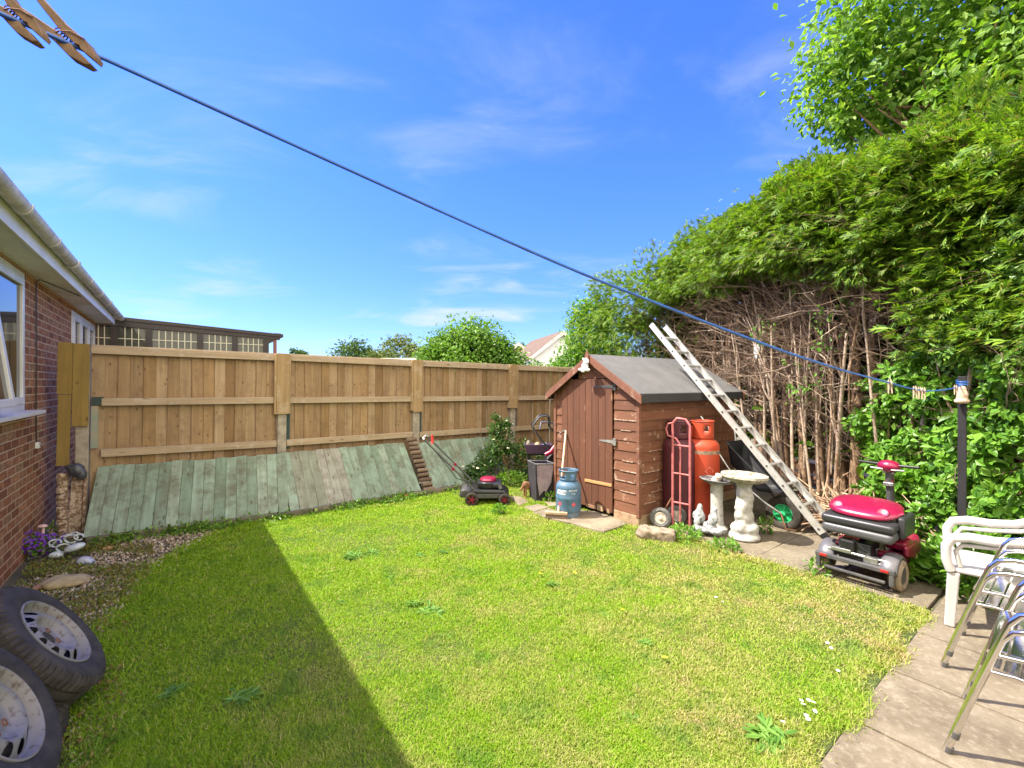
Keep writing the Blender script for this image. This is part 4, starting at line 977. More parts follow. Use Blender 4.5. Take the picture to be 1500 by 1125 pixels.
# broom
BR = thing('broom', 'wooden broom with pale handle propped against the shed door, bristles on the slab', 'broom', (0,0,0))
hb, ht = Vector((0.545,5.22,0.10)), Vector((0.712,5.855,0.985))
mb = MB(); mb.tube([hb, ht], 0.013, 10); mb.build('handle', plain('pale_handle',(0.55,0.42,0.30),0.6,(0.42,0.30,0.2),14), BR, smooth=40)
mb = MB(); mb.M = Matrix.Translation((0.52,5.20,0.075)) @ Matrix.Rotation(R_(-12),4,'Z'); mb.box((0,0,0.012),(0.26,0.055,0.032)); mb.build('broom_head', plain('head_wood',(0.40,0.30,0.20),0.8,(0.3,0.2,0.12),14), BR, bevel=0.006)
mb = MB(); mb.M = Matrix.Translation((0.52,5.20,0.07)) @ Matrix.Rotation(R_(-12),4,'Z')
for i in range(22):
    for j in range(4): x = -0.12+0.24*i/21; y = -0.02+0.04*j/3; mb.tube([(x,y,0.0),(x*1.05+rng.uniform(-.004,.004),y*1.5,-0.045)], 0.004, 4)
mb.build('bristles', plain('bristles',(0.19,0.13,0.09),0.9,(0.1,0.07,0.05),60), BR)

# ================================================================ SACK TRUCK
ST = thing('sack_truck', 'faded pink metal sack truck upright against the shed with one white-hubbed wheel showing', 'sack truck', (0,0,0))
A0, A1 = Vector((1.775,4.90,0)), Vector((1.925,4.80,0)); bk = Vector((-0.5,0.25,0)).normalized()
def up(p, z, o=0): return p + Vector((0,0,z)) + bk*o
mb = MB(); mb.tube([up(A0,0.05),up(A0,1.08),up(A0,1.17,0.0),up(A0*0.75+A1*0.25,1.225),up(A1*0.75+A0*0.25,1.215),up(A1,1.15),up(A1,1.05),up(A1,0.05)], 0.0135, 10); mb.build('frame', M['pink_paint'], ST, smooth=50)
for z in (0.30,0.62,0.93):
    mb = MB(); mb.tube([up(A0,z),up(A1,z-0.01)], 0.011, 8); mb.build('crossbar', M['pink_paint'], ST, smooth=50)
I0 = A0*0.62+A1*0.38
mb = MB(); mb.tube([up(I0,0.06,-0.01),up(I0,0.94,-0.01),up(I0*0.8+A0*0.2,1.00,0.02),up(A0,1.03,0.05),up(A0,1.10,0.07),up(A0,1.16,0.05),up(A0,1.17,0.01)], 0.010, 8); mb.build('inner_rail', M['pink_paint'], ST, smooth=50)
mb = MB(); e = (A1-A0).normalized(); f_ = -bk; a = A0-e*0.02; b_ = A1+e*0.06
mb.add([a+Vector((0,0,0.035)), b_+Vector((0,0,0.035)), b_+f_*0.24+Vector((0,0,0.030)), a+f_*0.24+Vector((0,0,0.030)), a+Vector((0,0,0.042)), b_+Vector((0,0,0.042)), b_+f_*0.24+Vector((0,0,0.037)), a+f_*0.24+Vector((0,0,0.037))], [(0,3,2,1),(4,5,6,7),(0,1,5,4),(2,3,7,6),(1,2,6,5),(3,0,4,7)]); mb.build('toe_plate', M['rust'], ST)
for c, ax in ((Vector((1.650,4.93,0.115)), Vector((-0.38,-0.90,0.04))), (Vector((1.90,5.00,0.115)).lerp(Vector((1.80,5.02,0.115)),0.5), Vector((-0.2,-0.95,0.0)))):
    mb = MB(); mb.M = axis_matrix(c, ax); tyre_mesh(mb, 0.112, 0.06, 0.06, 40, 0.004, 80); wh = mb.build('wheel', plain('grey_tyre',(0.10,0.10,0.10),0.8,(0.16,0.155,0.15),12), ST, smooth=50)
    mb = MB(); mb.M = axis_matrix(c, ax); mb.lathe([(0.064,0.022),(0.058,0.026),(0.05,0.016),(0.022,0.012),(0.02,0.03),(0.008,0.034),(0,0.034)], 24); mb.lathe([(0.064,0.02),(0.064,-0.02),(0,-0.02)], 24); mb.build('hub', plain('cream_hub',(0.58,0.55,0.48),0.5,(0.35,0.27,0.2),20), wh, smooth=40)
mb = MB(); mb.tube([(1.66,4.96,0.115),up(A0,0.13,0.02)], 0.011, 8); mb.tube([(1.66,4.97,0.115),up(A0,0.36,0.0)], 0.009, 8); mb.tube([(1.66,4.96,0.115),(1.86,5.01,0.115)],0.010,8); mb.build('axle_frame', M['rust'], ST)

# ================================================================ BIRD BATHS AND ORNAMENTS
B1 = thing('bird_bath', 'grey bird bath with dark tilted basin and plain pale column', 'bird bath', (2.205,4.78,0.02), group='stone bird baths beside the shed')
mb = MB(); mb.lathe([(0.11,0),(0.11,0.04),(0.075,0.07),(0.068,0.10),(0.062,0.30),(0.064,0.49),(0.085,0.515),(0,0.515)], 28); mb.build('pedestal', M['white_stone'], B1, smooth=35)
mb = MB(); mb.M = Matrix.Translation((0,0,0.515)) @ Matrix.Rotation(R_(4),4,'Y'); mb.lathe([(0.06,0),(0.12,0.004),(0.165,0.022),(0.175,0.040),(0.168,0.046),(0.13,0.032),(0.08,0.026),(0,0.026)], 36); mb.build('basin', plain('dark_basin',(0.13,0.13,0.135),0.6,(0.36,0.35,0.33),12,bmp=0.3,lo=0.5,hi=0.7), B1, smooth=40)
blob('shell_ornament', [((-0.03,0,0.02),(0.05,0.045,0.03)),((0.03,0.01,0.03),(0.05,0.045,0.035)),((0,-0.02,0.05),(0.045,0.04,0.03)),((0.04,-0.02,0.065),(0.028,0.025,0.022)),((-0.04,-0.015,0.05),(0.028,0.025,0.022)),((0.0,0.0,0.075),(0.026,0.026,0.018))], plain('cream_shell',(0.62,0.56,0.47),0.7,(0.40,0.34,0.26),30,bmp=0.6,bscale=50), 0.008, (2.205,4.755,0.555), 0.4, 'cream lumpy stone ornament sitting in the dark bird bath basin', 'ornament')
B2 = thing('bird_bath', 'white bird bath with lichen-spotted bowl and carved figure column', 'bird bath', (2.385,4.56,0.02), group='stone bird baths beside the shed')
mb = MB()
mb.lathe([(0.15,0),(0.155,0.02),(0.14,0.045),(0.12,0.06)], 28)
for p in ([((0,0,0.10),(0.135,0.125,0.07)),((-0.06,-0.06,0.12),(0.06,0.055,0.07)),((0.06,-0.06,0.11),(0.06,0.055,0.07)),((0,0,0.22),(0.095,0.09,0.10)),((-0.055,-0.03,0.24),(0.05,0.05,0.06)),((0.0,0,0.34),(0.085,0.08,0.12)),((-0.03,-0.05,0.33),(0.05,0.045,0.08)),((0.03,-0.05,0.42),(0.045,0.04,0.06)),((0,0,0.46),(0.078,0.075,0.11)),((-0.04,-0.04,0.46),(0.04,0.035,0.05)),((0,0,0.56),(0.085,0.082,0.05)),((0.02,-0.07,0.50),(0.03,0.025,0.03)),((-0.075,-0.01,0.31),(0.03,0.03,0.035))]): mb.ball(*p)
mb.build('pedestal', M['white_stone'], B2, remesh=0.012)
mb = MB(); mb.M = Matrix.Translation((0,0,0.575)) @ Matrix.Rotation(R_(2),4,'Y'); mb.lathe([(0.08,0),(0.15,0.006),(0.20,0.025),(0.222,0.055),(0.218,0.078),(0.195,0.080),(0.15,0.060),(0,0.050)], 40); mb.build('basin', M['stone'], B2, smooth=40)
def bird(c, s, yaw, tilt=0.5):
    Rm = Matrix.Rotation(yaw,4,'Z'); out = []
    for p, r in (((0,0,0.08),(0.045,0.038,0.06)),((0.012,0,0.13),(0.033,0.03,0.045)),((0.02,0,0.175),(0.025,0.024,0.027)),((0.045,0,0.17),(0.012,0.008,0.007)),((-0.04,0,0.04),(0.03,0.02,0.045)),((0,0.03,0.09),(0.03,0.012,0.045)),((0,-0.03,0.09),(0.03,0.012,0.045))):
        v = Rm @ Vector(p)*s + Vector(c); out.append((tuple(v), tuple(q*s for q in r)))
    return out
blob('dove_ornament', bird((-0.065,0.02,0.055),1.15,1.1) + bird((0.07,-0.01,0.06),1.05,0.6) + [((0,0,0.03),(0.13,0.08,0.035)),((-0.08,-0.02,0.035),(0.07,0.06,0.03)),((0.09,-0.05,0.03),(0.07,0.05,0.035)),((0.02,0,0.08),(0.05,0.04,0.035)),((0.05,-0.05,0.05),(0.04,0.03,0.03))], M['grey_stone'], 0.009, (2.035,4.66,0.045), R_(-20), 'grey stone ornament of two doves on a rocky base below the bird bath', 'ornament')
o = MB(); o.box((0,0,0.05),(0.36,0.15,0.12), Euler((0.03,0.02,0)).to_matrix()); o.box((0.05,0.03,0.05),(0.24,0.15,0.10), Euler((0.0,0.03,0.15)).to_matrix()); o.ball((-0.12,-0.02,0.05),(0.09,0.08,0.06)); o = o.build('concrete_block', plain('brown_concrete',(0.27,0.21,0.15),0.95,(0.14,0.11,0.075),12,bmp=0.8,bscale=35), remesh=0.014); o.location = gnd(962,790); o.rotation_euler = (0,0,R_(-22))
tx = bpy.data.textures.new('lump_relief','CLOUDS'); tx.noise_scale = 0.07; md = o.modifiers.new('d','DISPLACE'); md.texture = tx; md.strength = 0.045; md.mid_level = 0.5
tag(o, 'rough concrete lump in the grass at the shed corner', 'concrete block')

# ================================================================ WHEELBARROW stood on its nose
ba = Vector((-0.55,0.83,0)).normalized(); tilt = R_(43)
ux = ba*math.cos(tilt) + Vector((0,0,math.sin(tilt))); uy = Vector((0,0,1)).cross(ba); uz = ux.cross(uy)
WB = thing('wheelbarrow', 'black wheelbarrow with green-hubbed wheel, tipped up against the shed wall', 'wheelbarrow', (0,0,0))
WB.matrix_world = Matrix(((ux.x,uy.x,uz.x,2.985),(ux.y,uy.y,uz.y,4.87),(ux.z,uy.z,uz.z,0.185),(0,0,0,1)))
mb = MB(); mb.M = Matrix.Rotation(R_(90),4,'X') ; tyre_mesh(mb, 0.185, 0.10, 0.085, 40, 0.006, 80); wh = mb.build('wheel', M['rubber'], WB, smooth=50)
mb = MB(); mb.M = Matrix.Rotation(R_(90),4,'X'); grn = plain('green_hub',(0.03,0.42,0.16),0.45)
mb.lathe([(0.092,-0.03),(0.104,-0.03),(0.104,0.03),(0.092,0.03)], 30, closed=True); mb.lathe([(0,-0.04),(0.03,-0.04),(0.03,0.04),(0,0.04)], 16); mb.lathe([(0,-0.004),(0.095,-0.004),(0.095,0.004),(0,0.004)], 24)
for k in range(6): a = 2*math.pi*k/6; mb.box((0.06*math.cos(a),0.06*math.sin(a),0),(0.07,0.016,0.05), Matrix.Rotation(a,3,'Z'))
mb.build('hub', grn, wh)
for y in (-1, 1):
    mb = MB(); mb.tube([(0.0,0.06*y,0.0),(0.16,0.13*y,-0.02),(0.55,0.22*y,-0.05),(0.85,0.25*y,0.02),(1.00,0.26*y,0.05),(1.14,0.27*y,0.16),(1.30,0.27*y,0.18)], 0.014, 10); mb.build('handle', M['steel'], WB, smooth=50)
    mb = MB(); mb.tube([(0.50,0.22*y,-0.06),(0.62,0.22*y,-0.20),(0.74,0.22*y,-0.24),(0.82,0.22*y,-0.20),(0.86,0.24*y,-0.02)], 0.012, 8); mb.build('leg', M['grey_dark'], WB, smooth=50)
mb = MB(); mb.add([(0.30,-0.13,-0.01),(0.72,-0.15,-0.03),(0.72,0.15,-0.03),(0.30,0.13,-0.01),(0.16,-0.19,0.17),(0.90,-0.205,0.16),(0.90,0.205,0.16),(0.16,0.19,0.17)], [(0,1,5,4),(1,2,6,5),(2,3,7,6),(3,0,4,7),(0,3,2,1)])
o = mb.build('tray', plain('black_tray',(0.006,0.007,0.011),0.6,(0.012,0.012,0.016),7), WB, bevel=0.05, seg=3); md = o.modifiers.new('s','SOLIDIFY'); md.thickness = 0.006
mb = MB(); mb.tube([(0.16,-0.19,0.172),(0.90,-0.205,0.162),(0.90,0.205,0.162),(0.16,0.19,0.172)], 0.008, 8, closed=True); mb.build('tray_rim', M['black'], WB)
mb = MB(); mb.tube([(0.0,-0.06,0.0),(-0.14,-0.10,-0.06),(-0.20,-0.04,-0.02),(-0.20,0.04,-0.02),(-0.14,0.10,-0.06),(0.0,0.06,0.0)], 0.009, 8); mb.build('nose_bar', M['rust'], WB, smooth=50)

# ================================================================ LADDER
lb = Vector((3.34,4.63,0.03)); ldir = Vector((-0.615,0.788,0)).normalized(); la = math.atan(1.155)
lx = Vector((0.788,0.615,0)); ly = ldir*math.cos(la)+Vector((0,0,math.sin(la))); lz = lx.cross(ly)
LD = thing('ladder', 'long aluminium ladder propped up over the shed roof edge', 'ladder', lb)
LD.matrix_world = Matrix(((lx.x,ly.x,lz.x,lb.x),(lx.y,ly.y,lz.y,lb.y),(lx.z,ly.z,lz.z,lb.z),(0,0,0,1)))
LL = 3.17
for sgn in (-1, 1):
    mb = MB(); x = sgn*0.175
    for (x0,x1,z0,z1) in ((x-0.004,x+0.004,-0.034,0.034),(min(x,x-sgn*0.026),max(x,x-sgn*0.026),0.027,0.034),(min(x,x-sgn*0.026),max(x,x-sgn*0.026),-0.034,-0.027)): mb.bx(x0,x1,0,LL,z0,z1)
    rl = mb.build('rail', M['alu'], LD)
    mb = MB()
    for k in range(13):
        if 0.10+0.255*k < LL-0.03: mb.lathe([(0,-0.003),(0.012,-0.003),(0.010,0.003),(0,0.003)], 10, (x+sgn*0.006,0.10+0.255*k,0), Matrix.Rotation(R_(90),3,'Y'))
    mb.build('rung_ends', M['grey_dark'], rl)
    mb = MB(); mb.bx(x-0.016,x+0.016,-0.03,0.05,-0.038,0.038); mb.build('foot', M['black'], rl, bevel=0.006)
for k in range(12):
    mb = MB(); y = 0.10+0.255*k; mb.bx(-0.17,0.17,y-0.014,y+0.014,-0.017,0.017); mb.build('rung', M['alu'], LD, bevel=0.004)
# ================================================================ LOW BOARD FENCE behind the trunks
lowm = wood('low_fence_boards', [(0.20,0.095,0.05),(0.25,0.125,0.065),(0.17,0.08,0.045)], (0.06,0.06,1), 24, wear=(0.10,0.07,0.05), wear_amt=0.5)
lf = thing('low_fence', 'low brown horizontal board fence half hidden behind the hedge trunks', 'fence', (4.62,7.9,0), R_(-88))
for i, z in enumerate((0.11,0.29,0.50)):
    mb = MB(); mb.box((1.9,0,z),(4.2,0.022,0.155), Euler((0,R_(0.4*(i-1)),0)).to_matrix()); mb.build('board', lowm, lf, bevel=0.003)
for x in (-0.1,1.7,3.5): mb = MB(); mb.bx(x-0.04,x+0.04,0.012,0.09,0,0.62); mb.build('post', lowm, lf, bevel=0.004)
# ================================================================ MOBILITY SCOOTER
SC = thing('mobility_scooter', 'magenta red mobility scooter with folded dark grey seat parked on the path', 'mobility scooter', (2.83,3.60,0.016), RZ-0.03)
greyseat = plain('grey_vinyl', (0.062,0.062,0.066), 0.42, (0.09,0.09,0.095), 6, bmp=0.05); blackv = plain('black_vinyl', (0.028,0.028,0.031), 0.38)
fender = plain('grey_fender', (0.085,0.082,0.09), 0.35, (0.12,0.115,0.12), 6)
tand = plain('dusty_tyre', (0.30,0.23,0.155), 0.9, (0.19,0.15,0.11), 14)
for y in (-0.235, 0.235):
    mb = MB(); mb.M = Matrix.Translation((0,y,0.118)) @ Matrix.Rotation(R_(90),4,'X'); tyre_mesh(mb, 0.118, 0.06, 0.085, 40, 0.005, 80); wh = mb.build('rear_wheel', tand, SC, smooth=50)
    mb = MB(); mb.M = Matrix.Translation((0,y,0.118)) @ Matrix.Rotation(R_(90),4,'X'); mb.lathe([(0,-0.035),(0.062,-0.035),(0.066,-0.03),(0.066,0.03),(0.062,0.035),(0,0.035)], 24); mb.build('rim', M['grey_dark'], wh, smooth=40)
    mb = MB(); vs = []; fs = []; na, nr = 14, 8
    for i in range(na+1):
        a = R_(12 + 140*i/na)
        for j in range(nr+1):
            b_ = math.pi*j/nr; yy = math.cos(b_)*0.058; rr = 0.118 + 0.010 + 0.030*math.sin(b_)
            vs.append((-rr*math.cos(a), y-0.03*(1 if y > 0 else -1)+yy, 0.118+rr*math.sin(a)))
    for i in range(na):
        for j in range(nr): fs.append((i*(nr+1)+j, i*(nr+1)+j+1, (i+1)*(nr+1)+j+1, (i+1)*(nr+1)+j))
    mb.add(vs, fs); o = mb.build('fender', fender, SC, smooth=60); md = o.modifiers.new('s','SOLIDIFY'); md.thickness = 0.006
for y in (-0.15, 0.15):
    mb = MB(); mb.M = Matrix.Translation((0.78,y,0.095)) @ Matrix.Rotation(R_(90),4,'X'); tyre_mesh(mb, 0.095, 0.05, 0.07, 36, 0.004, 72); mb.build('front_wheel', M['rubber'], SC, smooth=50)
mb = MB(); mb.box((-0.165,0,0.175),(0.035,0.52,0.035)); mb.box((-0.16,0,0.085),(0.025,0.40,0.022)); mb.box((-0.165,-0.24,0.13),(0.03,0.03,0.12)); mb.box((-0.165,0.24,0.13),(0.03,0.03,0.12)); mb.build('bumper', M['grey_dark'], SC, bevel=0.006)
mb = MB(); mb.box((-0.05,0.0,0.205),(0.10,0.36,0.05)); mb.box((0.02,0.02,0.255),(0.20,0.22,0.12)); mb.box((0.0,-0.02,0.15),(0.16,0.30,0.06)); mb.box((-0.09,0.06,0.28),(0.05,0.10,0.09)); mb.build('motor_box', M['black'], SC, bevel=0.012)
mb = MB(); mb.tube([(-0.10,-0.20,0.225),(-0.11,0.20,0.225)],0.012,8); mb.box((-0.10,0.10,0.235),(0.05,0.14,0.03)); mb.box((-0.11,-0.10,0.21),(0.05,0.09,0.05)); mb.tube([(-0.12,0.0,0.15),(-0.12,-0.12,0.17),(-0.11,-0.16,0.2)],0.014,8); mb.build('axle_parts', M['steel'], SC, bevel=0.004)
mb = MB(); mb.box((-0.02,0.13,0.265),(0.06,0.07,0.022)); mb.build('red_latch', M['red_paint'], SC, bevel=0.008)
mb = MB(); mb.box((-0.05,0.04,0.348),(0.04,0.10,0.035)); mb.build('red_seat_bracket', M['red_paint'], SC, bevel=0.008)
mb = MB(); mb.tube([(0.05,0,0.2),(0.05,0,0.40)],0.028,12); mb.build('seat_post', M['grey_dark'], SC)
mb = MB(); vs=[]; 
mb.prism([(0.04,-0.20),(0.22,-0.24),(0.62,-0.24),(0.86,-0.17),(0.92,0),(0.86,0.17),(0.62,0.24),(0.22,0.24),(0.04,0.20)], lambda a,b_,s: (a, b_, (0.13 if s==0 else 0.21 + 0.05*max(0,(a-0.55))/0.4 + 0.06*max(0,0.3-a)/0.3)))
mb.build('chassis_cover', M['red_paint'], SC, bevel=0.03, seg=3)
mb = MB(); mb.prism([(0.10,0.27),(0.33,0.22),(0.34,0.31),(0.20,0.36),(0.08,0.34)], lambda a,b_,s: (a+0.02, -0.26 if s==0 else -0.12, b_+0.0)); mb.prism([(0.10,0.24),(0.48,0.13),(0.54,0.22),(0.40,0.31),(0.08,0.32)], lambda a,b_,s: (a, -0.275 if s==0 else -0.235, b_)); mb.build('side_fairing', M['red_paint'], SC, bevel=0.02, seg=3)
mb = MB(); mb.box((0.06,0,0.408),(0.38,0.47,0.075), Euler((0,R_(-3),0)).to_matrix()); mb.build('seat_cushion', greyseat, SC, bevel=0.028, seg=4, smooth=60)
mb = MB(); mb.box((0.075,0,0.484),(0.41,0.48,0.070), Euler((0,R_(-4),0)).to_matrix()); mb.build('folded_backrest', blackv, SC, bevel=0.026, seg=4, smooth=60)
mb = MB(); mb.box((0.16,-0.245,0.47),(0.30,0.05,0.17)); mb.build('seat_side', blackv, SC, bevel=0.024, seg=3, smooth=60)
vs=[]; fs=[]; nu, nv = 22, 12
for i in range(nv+1):
    u = -1+2*i/nv
    for j in range(nu+1):
        v = -1+2*j/nu
        ex = math.sqrt(max(0,1-abs(v)**3.2))
        x = 0.10 + 0.195*u*ex; y = 0.248*v
        h = max(0.0, (1-abs(u)**2.6)*(1-abs(v)**4))**0.55
        vs.append((x, y, 0.525 + 0.048*h + 0.085*(u*ex+1)*0.5))
for i in range(nv):
    for j in range(nu): fs.append((i*(nu+1)+j,i*(nu+1)+j+1,(i+1)*(nu+1)+j+1,(i+1)*(nu+1)+j))
mb = MB(); mb.add(vs,fs); o = mb.build('seat_shell', M['red_paint'], SC, smooth=80); md = o.modifiers.new('s','SOLIDIFY'); md.thickness = 0.012
for y in (-0.15,0.15):
    mb = MB(); mb.M = Matrix.Translation((-0.020,y,0.571)) @ Matrix.Rotation(R_(-50),4,'Y'); mb.lathe([(0.0,0.0),(0.040,0.0),(0.036,0.012),(0.03,0.010),(0,0.008)], 20); mb.build('shell_boss', M['red_paint'], o, smooth=40)
mb = MB(); mb.tube([(0.80,0,0.20),(0.74,0,0.55),(0.70,0,0.80)],[0.045,0.032,0.03],12); mb.build('tiller', M['grey_dark'], SC, smooth=50)
mb = MB(); mb.box((0.715,0,0.73),(0.05,0.06,0.10)); mb.build('tiller_cover', M['red_paint'], SC, bevel=0.015)
mb = MB(); mb.box((0.70,0,0.685),(0.065,0.075,0.03)); mb.box((0.705,0,0.785),(0.055,0.085,0.018)); mb.build('tiller_clamp', M['steel'], SC, bevel=0.006)
mb = MB(); mb.ball((0.69,0,0.845),(0.065,0.085,0.055),20,12); mb.build('control_head', M['red_paint'], SC, smooth=80)
mb = MB(); mb.tube([(0.66,-0.215,0.865),(0.68,-0.08,0.858),(0.68,0.08,0.858),(0.66,0.215,0.865)], 0.0125, 10); mb.build('handlebar', M['black'], SC, smooth=50)
mb = MB(); mb.tube([(-0.06,-0.12,0.25),(-0.10,-0.13,0.30),(-0.04,-0.16,0.33),(0.05,-0.14,0.27)],0.006,6); mb.tube([(0.0,0.05,0.31),(-0.07,0.03,0.33),(-0.09,-0.05,0.27),(-0.05,-0.1,0.24)],0.005,6); mb.build('cable', M['black'], SC, smooth=60)
for y in (-0.20,0.20):
    mb = MB(); mb.box((-0.185,y,0.178),(0.006,0.05,0.02)); mb.build('reflector', plain('reflector_red',(0.4,0.02,0.02),0.2), SC, bevel=0.002)
mb = MB(); mb.box((-0.085,-0.02,0.205),(0.02,0.12,0.05)); mb.build('gear_case', plain('grey_alloy',(0.33,0.31,0.27),0.5,(0.15,0.13,0.1),25,metal=0.4), SC, bevel=0.012)
mb = MB(); mb.tube([(0.64,-0.03,0.82),(0.64,-0.12,0.825)],0.007,8); mb.tube([(0.64,0.03,0.82),(0.64,0.12,0.825)],0.007,8); mb.build('thumb_lever', M['steel'], SC)

# ================================================================ CLOTHES POST, LINE, PEGS
PB = Vector((3.50,3.45,0))
CP = thing('clothes_post', 'square black clothes-line post in front of the leafy shrubs', 'post', PB, R_(40))
mb = MB(); mb.bx(-0.024,0.024,-0.024,0.024,-0.1,1.66); mb.build('post', plain('black_post',(0.006,0.0055,0.007),0.75,(0.012,0.011,0.013),10), CP, bevel=0.004)
mb = MB(); mb.tube([(-0.04,0,1.585),(0.19,0,1.58)],0.006,8); mb.build('hook_arm', M['grey_dark'], CP)
blob('bird_ornament', [((0,0,0.035),(0.058,0.045,0.022)),((0.0,0,0.07),(0.035,0.033,0.055)),((0.005,0,0.125),(0.026,0.026,0.028)),((0.055,0,0.03),(0.04,0.022,0.012)),((-0.05,0,0.03),(0.03,0.022,0.013)),((0.0,-0.02,0.085),(0.02,0.018,0.03))], plain('beige_ornament',(0.50,0.36,0.26),0.8,(0.30,0.2,0.13),30,bmp=0.4,bscale=60), 0.007, PB + Vector((-0.055,-0.052,1.435)), R_(20), 'beige bird ornament fixed near the top of the black clothes post', 'ornament')
LN = [(-0.33,2.19),(-0.15,2.06),(-0.05,1.975),(-0.0094,1.953),(0.004,1.943),(0.03,1.921),(0.0747,1.883),(0.11,1.854),(0.149,1.824),(0.22,1.779),(0.345,1.707),(0.46,1.655),(0.589,1.608),(0.68,1.574),(0.765,1.556),(0.86,1.558),(0.94,1.572),(1.0,1.590)]
ft, fz = np.array([a for a,_ in LN]), np.array([b_ for _,b_ in LN])
def lpt(tt):
    z = np.interp(tt, ft, fz)
    z = (np.interp(tt-0.02, ft, fz)+2*z+np.interp(tt+0.02, ft, fz))/4 if 0.02 < tt < 0.97 else z
    return Vector((-0.45+3.95*tt, 0.45+3.0*tt, float(z)))
ts_ = list(np.linspace(-0.33,0.1,24)) + list(np.linspace(0.12,1.0,60))
mb = MB(); mb.tube([lpt(tt) for tt in ts_], [0.0021 if tt < 0.12 else 0.0026+0.0018*min(1,(tt-0.12)/0.2) for tt in ts_], 10)
for a in np.linspace(0, 2*math.pi*3, 20)[:-1]: pass
mb.tube([PB + Vector((0.033*math.cos(a), 0.033*math.sin(a), 1.585+0.006*a/3)) for a in np.linspace(math.pi, math.pi*7, 40)], 0.0045, 6)
o = mb.build('clothes_line', plain('blue_plastic_cord',(0.022,0.085,0.30),0.4,(0.03,0.13,0.42),20), smooth=60)
tag(o, 'blue plastic clothes line sagging across the garden to the black post', 'clothes line')
pegm = plain('weathered_peg_wood', (0.27,0.175,0.095), 0.8, (0.17,0.11,0.06), 60, isl=0.2); palepeg = plain('pale_peg_wood', (0.50,0.38,0.26), 0.8, (0.36,0.26,0.17), 60)
def make_peg(c, d, side, length, label, mat, spread=0.07, grp=None):
    d = d.normalized(); s = (side - d*side.dot(d)).normalized(); u = d.cross(s)
    T = thing('clothes_peg', label, 'clothes peg', (0,0,0), group=grp)
    T.matrix_world = Matrix(((d.x,s.x,u.x,c.x),(d.y,s.y,u.y,c.y),(d.z,s.z,u.z,c.z),(0,0,0,1)))
    L = length   # x runs towards the jaws; the line sits near x = 0
    for sg in (-1, 1):
        mb = MB(); w0, w1 = 0.0015, 0.0015+spread*L
        pr = [(0.27*L, w0+0.012*L),(0.24*L,w0+0.06*L),(0.05*L,w0+0.115*L),(-0.25*L,w0+0.10*L),(-0.72*L,w1+0.09*L),(-0.74*L,w1+0.03*L),(-0.28*L,w0+0.005*L),(-0.02*L,w0),(0.03*L,w0+0.02*L),(0.07*L,w0)]
        mb.prism(pr, lambda a,b_,q: (a, sg*b_, -0.06*L if q==0 else 0.06*L)); mb.build('prong', mat, T, bevel=0.0008)
    mb = MB(); mb.tube([(-0.24*L+0.03*L*math.cos(a), 0.0+0.03*L*math.sin(a), -0.075*L+0.15*L*a/(8*math.pi)) for a in np.linspace(0,8*math.pi,50)], 0.0006, 6)
    for zz in (-0.075*L, 0.075*L): mb.tube([(-0.24*L+0.03*L,0,zz),(-0.12*L,0.09*L,zz),(0.02*L,0.13*L,zz),(0.02*L,0.125*L,0)],0.0006,6)
    mb.build('spring', M['rust'], T)
    return T
make_peg(lpt(0.0015)+Vector((0,0,-0.002)), Vector((0.66,0.05,-0.62)), Vector((0.5,0.1,0.6)), 0.088, 'brown wooden peg on the line end nearest the camera, whole in view', pegm, 0.05)
make_peg(lpt(-0.0058)+Vector((0,0,-0.002)), Vector((0.66,0.05,-0.66)), Vector((0.5,0.1,0.6)), 0.080, 'brown wooden peg on the near line end, cut off by the picture corner', pegm, 0.10)
for tt, dx_ in ((0.597,0.0),(0.700,0.02),(0.724,-0.05),(0.742,0.06),(0.945,0.0)):
    make_peg(lpt(tt)+Vector((0,0,0.0)), Vector((dx_,0.05,1)), Vector((0.8,-0.6,0.1)), 0.074, 'pale wooden peg hanging from the blue line near the black post', palepeg, 0.02, 'pegs hanging near the black post')

# ================================================================ CHAIRS
WP = plain('white_plastic', (0.47,0.45,0.43), 0.4, (0.40,0.37,0.34), 5)
PC = thing('plastic_chair', 'white moulded plastic garden armchair at the patio edge below the black post', 'chair', (3.19,2.92,0.015), R_(45))
def slab_path(mb, pts, w, h):      # soft rectangular bar along pts
    mb.tube(pts, h, 8)
for x, y, yy in ((-0.23,0.22,0.20),(0.23,0.22,0.20),(-0.21,-0.24,-0.20),(0.21,-0.24,-0.20)):
    mb = MB(); mb.add([(x-0.026,y-0.026,0),(x+0.026,y-0.026,0),(x+0.026,y+0.026,0),(x-0.026,y+0.026,0),(x*0.98-0.034,yy-0.03,0.36),(x*0.98+0.034,yy-0.03,0.36),(x*0.98+0.034,yy+0.03,0.36),(x*0.98-0.034,yy+0.03,0.36)], [(0,1,5,4),(1,2,6,5),(2,3,7,6),(3,0,4,7),(0,3,2,1),(4,5,6,7)]); mb.build('leg', WP, PC, bevel=0.010, seg=3)
mb = MB(); mb.box((0,0,0.375),(0.50,0.46,0.035)); mb.build('seat', WP, PC, bevel=0.016, seg=3, smooth=60)
for sg in (-1,1):
    mb = MB(); x = 0.255*sg
    pts = [(x*0.97,0.215,0.37),(x,0.235,0.44),(x,0.235,0.53),(x,0.205,0.585),(x,0.13,0.605),(x,0.02,0.605),(x,-0.10,0.625),(x*0.98,-0.20,0.68),(x*0.93,-0.28,0.77)]
    mb.tube(pts, [0.026,0.026,0.027,0.030,0.031,0.030,0.029,0.028,0.026], 12); mb.build('arm', WP, PC, smooth=60)
    mb = MB(); mb.tube([(x*0.9,0.17,0.40),(x*0.93,0.19,0.50),(x*0.93,0.16,0.545),(x*0.93,0.02,0.56),(x*0.93,-0.12,0.585),(x*0.9,-0.2,0.63)], 0.014, 8); mb.build('arm_lip', WP, PC, smooth=60)
mb = MB()
